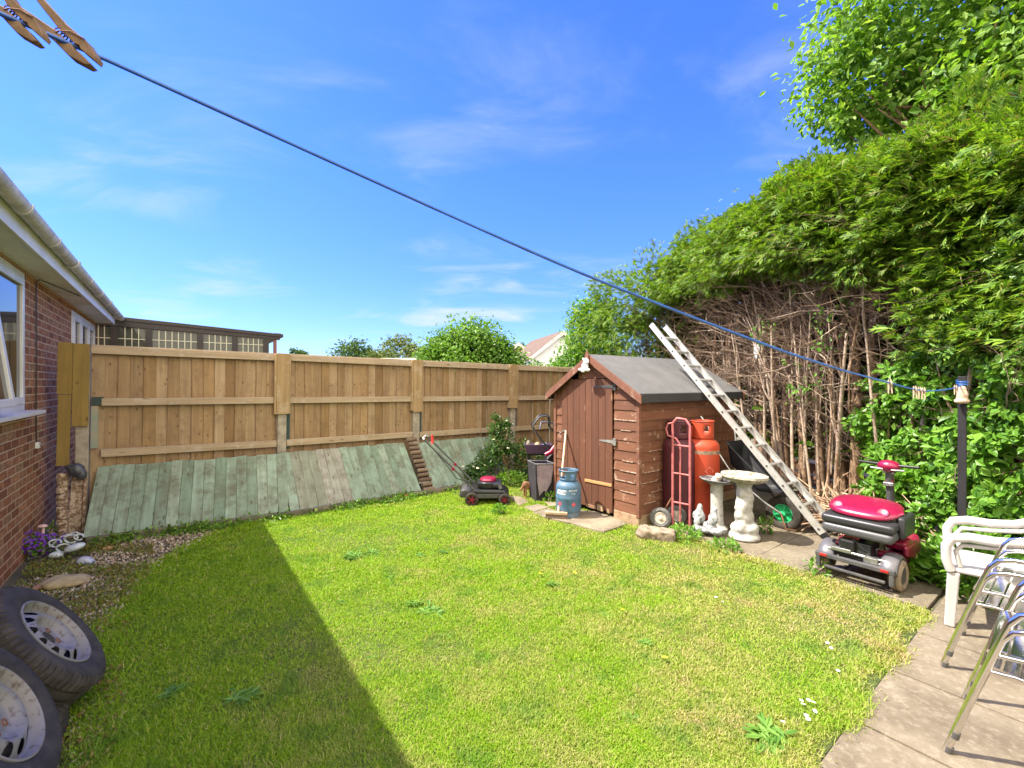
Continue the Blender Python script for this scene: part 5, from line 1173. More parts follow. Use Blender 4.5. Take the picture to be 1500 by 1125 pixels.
vs=[]; fs=[]
for i in range(9):
    z = 0.37+0.46*i/8
    for j in range(13):
        u = -1+2*j/12; vs.append((0.235*u, -0.20-0.10*(z-0.37)/0.46 - 0.05*(1-u*u) , z + 0.03*(1-u*u)*(i==8)))
for i in range(8):
    for j in range(12):
        if i in (2,3,4,5,6) and j % 3 == 1: continue
        fs.append((i*13+j,i*13+j+1,(i+1)*13+j+1,(i+1)*13+j))
mb.add(vs,fs); o = mb.build('backrest', WP, PC, smooth=60); md = o.modifiers.new('s','SOLIDIFY'); md.thickness = 0.015
def alu_chair(loc, rz, label, grp):
    T = thing('aluminium_chair', label, 'chair', loc, rz, grp); r = 0.0135
    for sg in (-1,1):
        x = 0.262*sg
        mb = MB(); mb.tube([(x*1.0,0.25,0),(x,0.19,0.22),(x,0.105,0.52),(x,0.085,0.585),(x,0.055,0.63),(x,0.005,0.648),(x,-0.08,0.655),(x*0.98,-0.18,0.665),(x*0.86,-0.26,0.685),(x*0.6,-0.305,0.705),(x*0.25,-0.325,0.715),(0.0,-0.328,0.717)], r, 12); mb.build('arm_and_front_leg', M['chrome'], T, smooth=60)
        mb = MB(); mb.tube([(x*0.92,-0.30,0),(x*0.90,-0.22,0.25),(x*0.88,-0.13,0.44)], r, 12); mb.build('rear_leg', M['chrome'], T, smooth=60)
        mb = MB(); mb.tube([(x,0.135,0.43),(x*0.98,0.05,0.44),(x*0.96,-0.16,0.42)], 0.010, 8); mb.build('side_rail', M['chrome'], T, smooth=60)
        mb = MB(); mb.tube([(x*1.0,0.244,0.0),(x*1.0,0.238,0.03)], 0.0155, 12); mb.build('foot_cap', M['grey_dark'], T, smooth=60)
    mb = MB(); mb.tube([(-0.255,0.14,0.435),(0.255,0.14,0.435)],0.011,8); mb.tube([(-0.24,-0.17,0.415),(0.24,-0.17,0.415)],0.011,8); mb.build('seat_frame', M['chrome'], T, smooth=60)
    mb = MB()
    for k in range(6): y = -0.145+0.052*k; mb.box((0,y,0.437+0.002*k),(0.485,0.045,0.006))
    mb.build('seat_slats', M['chrome'], T, bevel=0.002)
    for z in (0.53,0.60,0.665):
        mb = MB(); mb.add(*(lambda P_: ([p for q in P_ for p in (q,(q[0],q[1],q[2]+0.045))],[(2*i,2*i+2,2*i+3,2*i+1) for i in range(len(P_)-1)]))([(0.235*u, -0.15-0.17*(1-abs(u)**2.2)-(z-0.53)*0.12, z) for u in np.linspace(-1,1,15)]))
        o = mb.build('back_slat', M['chrome'], T, smooth=60); md = o.modifiers.new('s','SOLIDIFY'); md.thickness = 0.004
    return T
for k, (nm) in enumerate(('lower chair of the polished aluminium pair beside the white plastic chair','upper chair of the polished aluminium pair beside the white plastic chair')):
    alu_chair(yd(3.70,0.295-0.02*k,0.012+0.075*k), RZ, nm, 'stacked aluminium chairs on the patio').scale = (1.0,1.0,0.93)
for k, (nm) in enumerate(('lower aluminium chair of the pair at the lawn corner of the patio','upper aluminium chair of the pair at the lawn corner of the patio')):
    alu_chair(yd(2.92,0.165-0.02*k,0.012+0.075*k), RZ+0.02, nm, 'stacked aluminium chairs on the patio').scale = (1.0,1.0,0.95)

# ================================================================ VEGETATION
def spray_geo(P, D, N, L):
    """flat feathery conifer sprays: a main blade with three pairs of side blades, one quad each"""
    D = unit(D); S = unit(np.cross(D, N)); N = np.cross(S, D); Vs = []
    def blade(B, d, l, w, droop):
        d = unit(d); s = unit(np.cross(d, N)); l = l[:,None]; w = w[:,None]
        Vs.append(np.stack([B, B + d*l*0.45 + s*w*0.5, B + d*l - N*l*droop, B + d*l*0.45 - s*w*0.5], 1))
    blade(P, D, L, L*0.13, 0.16)
    for tpos, ll in ((0.18,0.50),(0.38,0.46),(0.58,0.36)):
        B = P + D*(L*tpos)[:,None] - N*(L*0.16*tpos**2)[:,None]
        for sg in (-1, 1): blade(B, D*0.8 + S*sg*0.6 + rng.normal(size=D.shape)*0.12, L*ll, L*0.10, 0.12)
    V = np.stack(Vs, 1).reshape(-1,3); n = len(V)//4
    return V, np.arange(n*4).reshape(n,4)
conm = leafmat('conifer_sprays', [(0.035,0.085,0.010),(0.075,0.17,0.014),(0.12,0.235,0.018),(0.16,0.29,0.024),(0.21,0.35,0.03),(0.27,0.41,0.045),(0.17,0.12,0.05)], 0.36, 0.55, 1.1, dark=0.55)
ivym = leafmat('ivy_leaves', [(0.060,0.145,0.018),(0.10,0.21,0.025),(0.155,0.28,0.035),(0.23,0.36,0.06)], 0.3, 0.38, 1.5, dark=0.3)
shrm = leafmat('shrub_leaves', [(0.065,0.175,0.018),(0.105,0.245,0.024),(0.155,0.32,0.033),(0.22,0.40,0.055)], 0.34, 0.38, 1.4, dark=0.3)
broadm = leafmat('broad_leaves', [(0.07,0.16,0.018),(0.12,0.25,0.025),(0.19,0.34,0.04),(0.31,0.45,0.10)], 0.45, 0.5, 0.8, dark=0.3)
treem = leafmat('tree_leaves', [(0.065,0.16,0.018),(0.105,0.23,0.024),(0.15,0.29,0.035),(0.21,0.36,0.06)], 0.32, 0.4, 0.7, dark=0.3)
farm = leafmat('far_tree_leaves', [(0.035,0.080,0.018),(0.055,0.115,0.022),(0.08,0.15,0.03)], 0.2, 0.6, 0.3, dark=0.35)
farm2 = leafmat('far_pale_tree_leaves', [(0.085,0.13,0.03),(0.12,0.17,0.04),(0.16,0.20,0.055)], 0.2, 0.6, 0.3, dark=0.35)

def wander(P0, D0, L, K, wob, droop=0.0):
    """N wandering paths: start P0, direction D0, length L, K points"""
    n = len(P0); out = np.zeros((n,K,3)); out[:,0] = P0; d = unit(D0)
    for k in range(1, K):
        d = unit(d + rng.normal(size=(n,3))*wob + np.array([0,0,-droop])); out[:,k] = out[:,k-1] + d*(L/(K-1))[:,None]
    return out
def blob_points(n, c, r, shell=0.55, bump_=0.18, seed=0):
    d = rdir(n); ph = seed*1.7
    k = 1 + bump_*(np.sin(d[:,0]*5.1+ph)*np.sin(d[:,1]*4.3+ph*2)+np.sin(d[:,2]*6.2+ph*3)*np.sin(d[:,0]*3.7-ph)) + 0.5*bump_*np.sin(d[:,0]*13+ph)*np.sin(d[:,1]*11-ph)*np.sin(d[:,2]*12+2*ph)
    q = shell + (1-shell)*rng.uniform(size=n)**0.5
    return np.array(c) + d*np.array(r)*(k*q)[:,None], d

CON = [  # x, y of each hedge conifer, how far down its face is green, label
 (4.78,3.75,1.9,'hedge conifer furthest towards the patio, green almost to its foot'),
 (4.55,4.55,2.95,'hedge conifer behind the shrub right beside the scooter, upper face green'),
 (4.18,5.42,3.0,'hedge conifer with two bare trunks just behind the scooter seat'),
 (4.15,5.95,3.1,'hedge conifer with pale bare trunk behind the low board fence, nearest the ladder foot'),
 (4.12,6.62,3.15,'hedge conifer with dense dead twigs behind the middle of the ladder'),
 (4.12,7.35,3.2,'hedge conifer with dead twigs above the far corner of the shed roof'),
 (4.05,8.30,3.2,'hedge conifer with brown dead branches above the shed roof'),
 (3.85,9.30,3.1,'hedge conifer with brown dead branches behind the ladder top'),
 (3.35,10.15,2.7,'end conifer of the hedge, green mass nearest the far fence')]
for i, (cx_, cy_, zl, lab) in enumerate(CON):
    T = thing('conifer', lab, 'conifer', (cx_,cy_,0), 0, 'conifers of the tall hedge')
    mb = MB(); nst = 2 if i in (2,4,6) else 1
    for s_ in range(nst + (1 if 2 <= i <= 6 else 0)):
        x0, y0 = (0.0,0.0) if s_ == 0 else (rng.uniform(-0.15,0.12), rng.uniform(0.10,0.30)*(1 if s_ % 2 else -1))
        r0 = (0.062 if s_ == 0 else 0.042)*rng.uniform(0.9,1.15)
        zz = np.linspace(-0.05, 4.2 if i > 1 else 3.6, 18); ph = rng.uniform(0,6)
        mb.tube([(x0 + 0.03*math.sin(z*1.3+ph) + 0.02*z*rng.uniform(-.4,.4), y0 + 0.035*math.sin(z*1.1+ph*2)+ (0.03*z*(0.5 if s_ else 0)), z) for z in zz], [r0*(1.5 if z < 0.1 else 1.0)*(1-0.14*z) for z in zz], 9)
    mb.build('trunk', M['bark'], T, smooth=60)
    # upright bare stems in the gap, then dead branches with finer and finer twigs
    if i >= 1:
        mb = MB()
        for k in range((0,3,4,4,3,1,1,1,0)[i]):
            x0, y0, zb, zt = rng.uniform(-0.5,-0.05), rng.uniform(-0.45,0.45), rng.uniform(0.0,0.5), rng.uniform(1.9,3.4); ph = rng.uniform(0,6); r0 = rng.uniform(0.012,0.034); lx_, ly_ = rng.uniform(-.12,.03), rng.uniform(-.22,.22)
            zz = np.linspace(zb, zt, 14); pp = [(x0+lx_*(z-zb)+0.035*math.sin(z*2.1+ph), y0+ly_*(z-zb)+0.05*math.sin(z*1.7+ph*1.3), z) for z in zz]
            mb.tube(pp, [r0*(1-0.25*(z-zb)) for z in zz], 7)
            for q in range(2):          # forks
                s0 = Vector(pp[rng.integers(4,10)]); dv = Vector((rng.uniform(-.25,.05), rng.uniform(-.45,.45), 1)).normalized(); l_ = rng.uniform(0.5,1.1)
                mb.tube([s0 + dv*l_*f + Vector((0.02*math.sin(f*7+ph),0.04*f*f*math.sin(ph),0)) for f in np.linspace(0,1,7)], [r0*0.6*(1-0.75*f) for f in np.linspace(0,1,7)], 6)
        if mb.v: mb.build('bare_stem', M['pale_bark'], T, smooth=60)
    nb_ = (40,80)[i] if i < 2 else 95
    z0 = np.where(rng.uniform(size=nb_) < (0.30 if i > 4 else 0.16), rng.uniform(0.6,1.6,nb_), rng.uniform(1.5,3.4,nb_)); P0 = np.stack([rng.normal(-0.05,0.12,nb_), rng.normal(0,0.25,nb_), z0],1)
    D0_ = np.stack([-np.abs(rng.normal(0.55,0.40,nb_)), rng.normal(0,0.65,nb_), rng.normal(0.55,0.42,nb_)],1)
    Lb = rng.uniform(0.35,1.05,nb_)*np.where(z0 < 1.1, 0.6, 1.0); paths = wander(P0, D0_, Lb, 9, 0.10)
    rb = (0.011*rng.uniform(0.4,1.5,nb_))[:,None]*np.linspace(1,0.22,9)[None]
    V1, F1 = tubes(paths, rb, 5)
    ns = nb_*8; bi = rng.integers(0, nb_, ns); kk = rng.integers(2, 9, ns); P1 = paths[bi, kk]
    D1_ = unit(paths[bi,kk]-paths[bi,kk-1])*0.9 + rng.normal(size=(ns,3))*0.45
    p2 = wander(P1, D1_, rng.uniform(0.10,0.48,ns), 5, 0.11); V2, F2 = tubes(p2, (0.0040*rng.uniform(0.4,1.4,ns))[:,None]*np.linspace(1,0.3,5)[None], 3)
    n3 = int(ns*1.6); bi = rng.integers(0, ns, n3); kk = rng.integers(1,5,n3); P3 = p2[bi,kk]
    p3 = wander(P3, unit(p2[bi,kk]-p2[bi,kk-1])*0.7 + rng.normal(size=(n3,3))*0.6, rng.uniform(0.04,0.20,n3), 3, 0.12); V3, F3 = tubes(p3, (0.0021*np.ones(n3))[:,None]*np.linspace(1,0.4,3)[None], 3)
    kind(raw_mesh('dead_branches', V1, F1, M['twig'], T), 'stuff')
    V = np.concatenate([V2,V3]); F = np.concatenate([F2,F3+len(V2)]); kind(raw_mesh('twigs', V, F, M['dark_twig'], T), 'stuff')
    nd_ = 1700; Pd = np.stack([rng.normal(0.30,0.15,nd_), rng.uniform(-0.6,0.6,nd_), rng.uniform(0.75,3.4,nd_)],1); Ld = rng.uniform(0.05,0.16,nd_)
    leaves('shaded_dead_needles', M['shaded_dead_needles'], Pd, rdir(nd_)+np.array([0,0,-0.6]), rdir(nd_), Ld, Ld*0.35, T)  # dark mass behind the twigs, its colour carrying the shade of the gap
    # crown: green top and face, plus the dense side away from the garden
    if i < 8: ctr, rad = (0.02, 0.0, (0,0,3.62,3.72,3.82,3.92,3.98,3.98)[i]), (0.80, 0.72, 0.72)
    if i < 2: ctr, rad = (-0.12, 0.0, (3.15,3.42)[i]), (0.80, 0.78, 0.74)
    if i == 8: ctr, rad = (-0.35, 0.0, 3.15), (1.35, 1.15, 1.35)
    n_ = 8500 if i < 4 else 6000
    P, d = blob_points(n_, ctr, rad, 0.5, 0.30, i)
    if i < 2:
        nf = 6500; yy = rng.uniform(-0.62,0.62,nf); zz = rng.uniform(zl,(3.55,3.9)[i],nf)
        Pf = np.stack([-0.55 - 0.15*np.sin(yy*4+i)*np.sin(zz*3.1) + 0.22*rng.normal(size=nf), yy, zz],1); df = np.tile(np.array([[-1,0,0.1]]),(nf,1))
        P = np.concatenate([P,Pf]); d = np.concatenate([d,df])
    # drooping fringe under the crown's front
    nfr = 1300; Pf = np.stack([-0.45+0.28*rng.normal(size=nfr), rng.uniform(-0.6,0.6,nfr), zl + 0.35*np.abs(rng.normal(size=nfr))+0.1],1)
    P = np.concatenate([P,Pf]); d = np.concatenate([d, np.tile(np.array([[-0.8,0,-0.2]]),(nfr,1))])
    # clump them a little
    cl = rng.integers(0, len(P), len(P)); P = P + 0.30*(P[cl % (len(P)//9)] - P)*np.exp(-np.linalg.norm(P[cl % (len(P)//9)]-P,axis=1)/0.18)[:,None]
    D = unit(d*0.9 + np.array([-0.15,0,-0.10]) + rng.normal(size=d.shape)*0.45); Nn = unit(np.array([0,0,1.0]) + d*0.3 + rng.normal(size=d.shape)*0.5)
    Ls = rng.uniform(0.08,0.18,len(P))*np.where(rng.uniform(size=len(P)) < 0.12, 1.35, 1.0)
    V1, F1 = spray_geo(P, D, Nn, Ls)
    nbk = 1700; Pb = np.stack([0.75+0.25*rng.normal(size=nbk), rng.uniform(-0.6,0.6,nbk), rng.uniform(0.6,3.9,nbk)],1)
    V2, F2 = leaf_geo(Pb, rdir(nbk), rdir(nbk), rng.uniform(0.16,0.30,nbk), rng.uniform(0.10,0.18,nbk))
    V = np.concatenate([V1,V2]); F = np.concatenate([F1,F2+len(V1)]); raw_mesh('crown', V, F, conm, T)

def foliage_wall(name, label, cat, y0, y1, z0, z1, xs, n, lmin, lmax, mat, depth=0.2, hole=0.0, grp=None, stems=5, seed=0):
    T = thing(name, label, cat, (xs,(y0+y1)/2,0), 0, grp); ym = (y0+y1)/2
    yy = rng.uniform(y0-0.12,y1+0.12,n); zz = z0 + (z1-z0)*rng.uniform(size=n)
    ed = 0.12*np.sin(zz*7+seed)+0.08*np.sin(zz*15+2*seed)
    ok = (yy > y0+ed) & (yy < y1+ed)
    fld = np.sin(yy*6.3+seed)*np.sin(zz*5.1+1.3*seed) + 0.7*np.sin(yy*13.1-seed)*np.sin(zz*11.7+seed)
    ok &= rng.uniform(size=n) < np.clip(0.75+0.5*fld-hole, 0.05, 1)
    ztop = z1 - 0.25*(0.5+0.5*np.sin(yy*5+seed)) ; ok &= zz < ztop + 0.1*rng.normal(size=n)
    yy, zz, fld = yy[ok], zz[ok], fld[ok]; m_ = len(yy)
    xx = -0.13*fld + depth*np.abs(rng.normal(size=m_)) - 0.18*np.clip(1-(zz-z0)/0.8,0,1)
    P = np.stack([xx, yy-ym, zz],1)
    base = np.array([-0.75,-0.15,0.55]); Nn = unit(base + rng.normal(size=(m_,3))*0.55)
    D = rng.normal(size=(m_,3))*0.8 + np.array([-0.45,-0.1,-0.35]); D = unit(D - Nn*np.sum(D*Nn,1,keepdims=True))
    L = rng.uniform(lmin,lmax,m_); leaves('foliage', mat, P, D, Nn, L, L*rng.uniform(0.5,0.75,m_), T, 0.14)
    if stems:
        mb = MB()
        for k in range(stems):
            y = rng.uniform(y0,y1)-ym; zz_ = np.linspace(0,max(z1*0.9,0.4),10); ph = rng.uniform(0,6)
            mb.tube([(0.16+0.04*math.sin(z*3+ph), y+0.07*math.sin(z*2+ph), z) for z in zz_], [0.016*(1-0.06*j) for j in range(10)], 6)
        mb.build('stem', M['bark'], T, smooth=60)
    return T
foliage_wall('leafy_shrub','pale green leafy shrub growing up between bare hedge trunks and scooter','shrub',4.35,5.05,0.3,1.8,3.95,6000,0.05,0.10,shrm,0.22,0.15,'leafy shrubs along the hedge foot',4,1)
foliage_wall('leafy_shrub','dense pale green shrub right behind the black clothes post','shrub',3.62,4.4,0.0,2.05,3.95,9000,0.05,0.105,shrm,0.2,0.05,'leafy shrubs along the hedge foot',4,2.2)
foliage_wall('leafy_shrub','bright green shrub behind the white plastic chair','shrub',2.85,3.66,0.0,2.0,3.98,8500,0.05,0.10,shrm,0.2,0.05,'leafy shrubs along the hedge foot',4,3.7)
foliage_wall('ivy','ivy hanging over the hedge above the clothes post, small glossy leaves','ivy',3.0,4.12,1.75,3.3,4.0,10000,0.035,0.07,ivym,0.2,0.22,None,5,5.1)
foliage_wall('ivy','ivy trailing off the hedge top above the scooter handlebar','ivy',4.7,5.5,2.85,3.4,3.74,1300,0.035,0.065,ivym,0.2,0.35,None,3,0.4)
for (y0_, y1_, z0_, z1_, n_s, lab_) in ((5.45,5.75,1.35,1.95,420,'small green sprig growing out of the bare hedge gap above the scooter handlebar'),(6.35,6.62,2.15,2.75,380,'small green sprig high in the bare hedge gap behind the ladder'),(5.05,5.40,2.0,2.6,450,'leafy sprig hanging at the edge of the bare hedge gap near the ivy')):
    foliage_wall('ivy', lab_, 'ivy', y0_, y1_, z0_, z1_, 3.72, n_s, 0.035, 0.075, shrm, 0.15, 0.25, None, 1, y0_)
rag = MB(); rag.add([(0,0,0),(0.05,0.01,0.01),(0.06,-0.01,-0.09),(0.045,-0.02,-0.20),(0.02,0.0,-0.22),(-0.01,-0.015,-0.12),(-0.02,0.0,-0.04)], [(0,1,2,3,4,5,6)]); rag.add([(0.0,-0.01,0.02),(0.06,-0.02,0.0),(0.09,-0.01,-0.05),(0.07,0.0,-0.10),(0.03,-0.02,-0.06)], [(0,1,2,3,4)])
o = rag.build('white_rag', plain('pale_rag',(0.5,0.49,0.48),0.9,(0.36,0.34,0.33),14)); md = o.modifiers.new('s','SOLIDIFY'); md.thickness = 0.006; o.location = (3.62,6.62,2.18); o.rotation_euler = (0,0,R_(-60))
tag(o, 'pale rag caught on the bare hedge twigs under the blue line', 'rag')
# tall weeds in front of the shrubs, right of the scooter
def leafy_clump(name, label, cat, loc, r, h, n, lmin, lmax, mat, grp=None, upright=0.4):
    T = thing(name, label, cat, loc, 0, grp)
    P, d = blob_points(n, (0,0,h*0.5), (r,r,h*0.5), 0.3, 0.25, rng.uniform(0,9)); P[:,2] = np.abs(P[:,2])
    D = unit(d*0.8 + rng.normal(size=(n,3))*0.5 + np.array([0,0,upright])); Nn = unit(np.array([-0.3,-0.2,0.9]) + rng.normal(size=(n,3))*0.5)
    L = rng.uniform(lmin,lmax,n); leaves('foliage', mat, P, D, Nn, L, L*rng.uniform(0.35,0.6,n), T, 0.14)
    ks = 6; z0 = np.zeros((ks,3)); z0[:,:2] = rng.normal(size=(ks,2))*r*0.2
    V,F = tubes(wander(z0, np.array([0,0,1.0])+rng.normal(size=(ks,3))*0.35, np.full(ks,h*0.9), 5, 0.1), np.tile(np.linspace(0.006,0.002,5),(ks,1))*max(1,r*3), 4); raw_mesh('stem', V, F, M['twig'], T)
    return T
leafy_clump('weed_clump','leafy green weed clump between scooter wheel and plastic chair','weed',(3.44,3.50,0),0.17,0.36,520,0.04,0.09,shrm)
leafy_clump('weed_clump','leafy weeds growing up at the foot of the black post','weed',(3.45,3.28,0),0.22,0.55,760,0.04,0.09,shrm)
leafy_clump('weed_clump','low weeds at the path edge behind the plastic chair legs','weed',(3.20,3.62,0),0.14,0.22,260,0.03,0.07,shrm)
leafy_clump('weed_clump','small weed on the path by the scooter wheel nearest the shed','weed',(2.56,3.72,0.01),0.07,0.12,70,0.03,0.06,shrm)
leafy_clump('weed_clump','small green weed growing between the carved bird bath and barrow wheel','weed',(2.70,4.72,0.01),0.06,0.17,60,0.04,0.07,shrm)
leafy_clump('weed_clump','weed tuft at the corner of dark fabric bag and shed','weed',tuple(gnd(806,735)),0.07,0.12,60,0.03,0.07,shrm)
leafy_clump('weed_clump','spreading green weeds beside the concrete lump','weed',tuple(gnd(1003,789)),0.17,0.12,360,0.02,0.05,shrm)
leafy_clump('weed_clump','green weeds in front of the dove ornament at the path end','weed',tuple(gnd(1062,805)),0.13,0.09,260,0.02,0.045,shrm)
leafy_clump('weed_clump','grassy weed tuft standing up in the lawn before the lawnmower','weed',tuple(gnd(731,753)),0.07,0.10,90,0.03,0.07,shrm, None, 0.9)
# rose bush on the fence and neighbours
T = thing('rose_bush','rose bush with white blossoms climbing the fence behind the lawnmower','rose bush',(-0.25,7.25,0))
Pl = []
for (x,y,z,r,n) in ((0.02,0.0,0.85,0.16,300),(0.08,-0.05,0.62,0.22,520),(-0.08,-0.1,0.42,0.22,480),(-0.28,-0.2,0.25,0.16,300),(0.14,0.0,0.95,0.12,130),(-0.02,0.03,1.05,0.08,70),(-0.42,-0.3,0.18,0.12,160),(0.22,-0.05,0.55,0.12,160)):
    P,d = blob_points(n,(x,y,z),(r,r*0.7,r),0.2,0.3,x*9); Pl.append(P)
P = np.concatenate(Pl); n = len(P); Nn = unit(np.array([-0.4,-0.5,0.7])+rng.normal(size=(n,3))*0.5); L = rng.uniform(0.035,0.065,n)
rosem = leafmat('rose_leaves', [(0.03,0.075,0.015),(0.05,0.12,0.02),(0.09,0.18,0.03)], 0.25, 0.4, 3)
leaves('foliage', rosem, P, rdir(n), Nn, L, L*0.6, T)
ks = 8; V,F = tubes(wander(np.stack([rng.normal(-0.05,0.06,ks),rng.normal(0,0.04,ks),np.zeros(ks)],1), np.array([0.05,0,1.0])+rng.normal(size=(ks,3))*0.3, rng.uniform(0.6,1.1,ks), 8, 0.15), np.tile(np.linspace(0.008,0.003,8),(ks,1)), 5); raw_mesh('stem', V, F, M['bark'], T)
blm = leafmat('cream_petals', [(0.75,0.74,0.55),(0.8,0.8,0.68)], 0.2, 0.5, 3)
for k in range(10):
    c = P[rng.integers(0,n)] + np.array([-0.03,-0.08,0.02]); q = 9; D = rdir(q); D[:,2] = np.abs(D[:,2])*0.5
    leaves('blossom', blm, np.tile(c,(q,1)), D, np.tile(np.array([[0,-0.5,0.9]]),(q,1)), np.full(q,0.026), np.full(q,0.022), T)
leafy_clump('bush','dark leafy bush in the corner between green sheets and dark bag','bush',(0.30,7.55,0),0.36,0.62,1300,0.035,0.07,rosem)
leafy_clump('bush','low yellow-flecked plant at the foot of the green sheet behind the mower','bush',(0.0,7.02,0),0.26,0.22,700,0.03,0.06,ivym)
# weeds along the kerb: too many to count
NW = 9000; g = rng.uniform(-0.9,4.3,NW); w = 5.80 + 0.06*rng.normal(size=NW) + np.where(g < 0.9, 0.22*(0.9-g)/1.6, 0)
keep = rng.uniform(size=NW) < np.clip(0.35+0.5*np.sin(g*3.1+1)+0.35*np.sin(g*8.3), 0.06, 1); g, w = g[keep], w[keep]; n = len(g)
P = np.stack([0.8*g-0.6*w, 0.6*g+0.8*w, np.abs(rng.normal(0.025,0.03,n))],1); L = rng.uniform(0.02,0.055,n)
kind(leaves('weeds', ivym, P, rdir(n)+np.array([0,-0.2,0.5]), unit(np.array([0,-0.3,0.9])+rng.normal(size=(n,3))*0.5), L, L*0.55), 'stuff')
# creeping plants in the gravel bed
NW = 26000; w = rng.uniform(2.4,6.0,NW); g = -1.05 + rng.uniform(0,0.85,NW)
fld = np.sin(g*8+w*2.2)*np.sin(w*5.3+1)+0.6*np.sin(w*11.0+g*9); keep = (rng.uniform(size=NW) < np.clip(0.22+0.55*fld+0.25*(w > 4.2),0.02,1)) & (g < lawn_edge_g(w)+0.15); g, w = g[keep], w[keep]; n = len(g)
P = np.stack([0.8*g-0.6*w, 0.6*g+0.8*w, np.abs(rng.normal(0.015,0.012,n))],1); L = rng.uniform(0.010,0.026,n)
creepm = leafmat('creeping_leaves', [(0.20,0.24,0.035),(0.13,0.19,0.03),(0.24,0.12,0.04),(0.15,0.22,0.03),(0.27,0.26,0.05)], 0.2, 0.6, 3)
kind(leaves('ground_cover', creepm, P, rdir(n)+np.array([0,0,0.4]), unit(np.array([0,0,1.0])+rng.normal(size=(n,3))*0.5), L, L*0.7), 'stuff')

# flat weed rosettes in the lawn
rosm = leafmat('grey_green_rosette', [(0.085,0.20,0.025),(0.12,0.26,0.032),(0.17,0.31,0.05)], 0.25, 0.55, 4)
def rosette(n, r):
    az = rng.uniform(0,2*np.pi,n); el = rng.uniform(0.02,0.30,n); D = np.stack([np.cos(az)*np.cos(el),np.sin(az)*np.cos(el),np.sin(el)],1); L = rng.uniform(0.55,1.0,n)*r
    return leaf_geo(np.stack([rng.normal(0,r*0.35,n),rng.normal(0,r*0.25,n),rng.uniform(0.012,0.03,n)],1), D, unit(np.stack([-0.4*np.cos(az),-0.4*np.sin(az),np.ones(n)],1)), L, L*0.34, 0.10)
protos = []
for k,(n,r) in enumerate(((80,0.075),(48,0.055),(30,0.042))):
    V,F = rosette(n,r); protos.append((V,F))
rms = []
for i,(px,py,k,rz_) in enumerate([(520,818,0,0.3),(548,812,0,1.3),(572,806,1,2.0),(615,815,1,0.5),(565,833,1,3.0),(650,811,1,1.0),(612,886,0,0.7),(632,898,0,2.2),(570,849,2,1.1),(808,858,1,0.2),(545,965,1,1.9),(655,935,2,0.6),(500,885,2,2.5),(250,1018,1,0.9),(355,1022,0,2.9),(300,830,2,0.1),(705,720,2,0.0),(945,945,1,1.2),(890,905,2,2.1),(1130,1085,0,0.4),(925,1055,1,2.6),(1180,895,2,1.4)]):
    if len(rms) <= k or rms[k] is None:
        while len(rms) <= k: rms.append(None)
        o = raw_mesh('weed_rosette', protos[k][0], protos[k][1], rosm); rms[k] = o
    else: o = rms[k].copy(); COL.objects.link(o)
    o.location = gnd(px,py)+Vector((0,0,-0.012)); o.rotation_euler = (rng.uniform(-.15,.15),rng.uniform(-.15,.15),rz_); s_ = rng.uniform(0.7,1.15); o.scale = (s_*rng.uniform(0.8,1.3), s_, s_)
    tag(o, 'flat grey-green weed rosette growing in the lawn grass', 'weed', 'weed rosettes in the lawn')
def flower(name, label, cat, grp, spots, pet, np_, pr, hgt, cc):
    q = np_; az = np.arange(q)*2*np.pi/q; D = np.stack([np.cos(az),np.sin(az),np.full(q,0.15)],1)
    V,F = leaf_geo(np.tile(np.array([[0,0,hgt]]),(q,1)), D, np.tile(np.array([[0,0,1.0]]),(q,1)), np.full(q,pr), np.full(q,pr*0.5), 0.05)
    hd = None
    for px,py in spots:
        if hd is None:
            hd = bpy.data.objects.new(name, None); COL.objects.link(hd); hd.empty_display_size = 0.02
            raw_mesh('petals', V, F, pet, hd); mb = MB(); mb.ball((0,0,hgt),(pr*0.35,pr*0.35,pr*0.25),10,6); mb.build('centre', cc, hd, smooth=80)
            mb = MB(); mb.tube([(0,0,0),(0.004,0,hgt*0.5),(0,0,hgt)],0.0015,5); mb.build('stalk', shrm, hd); o = hd
        else: o = dup(hd, (0,0,0))
        o.location = gnd(px,py) + Vector((0,0,0)); o.rotation_euler = (rng.uniform(-.3,.3),rng.uniform(-.3,.3),rng.uniform(0,6))
        tag(o, label, cat, grp)
yel = plain('yellow_flower',(0.75,0.55,0.02),0.6); wht = plain('white_petal',(0.8,0.8,0.78),0.6)
flower('daisy','small white daisy flower standing in the lawn grass','daisy','daisies in the lawn',[(1177,1045),(1183,1036),(1190,1050),(1182,1060),(1192,1042),(1146,1071),(1172,1038),(1213,950),(1218,958),(1228,993),(1050,882),(1058,890),(1186,1066)],wht,12,0.011,0.04,yel)
flower('dandelion','yellow dandelion flower head in the lawn grass','dandelion','dandelions in the lawn',[(911,903),(790,848),(840,846),(1052,832),(975,975)],yel,18,0.014,0.045,yel)

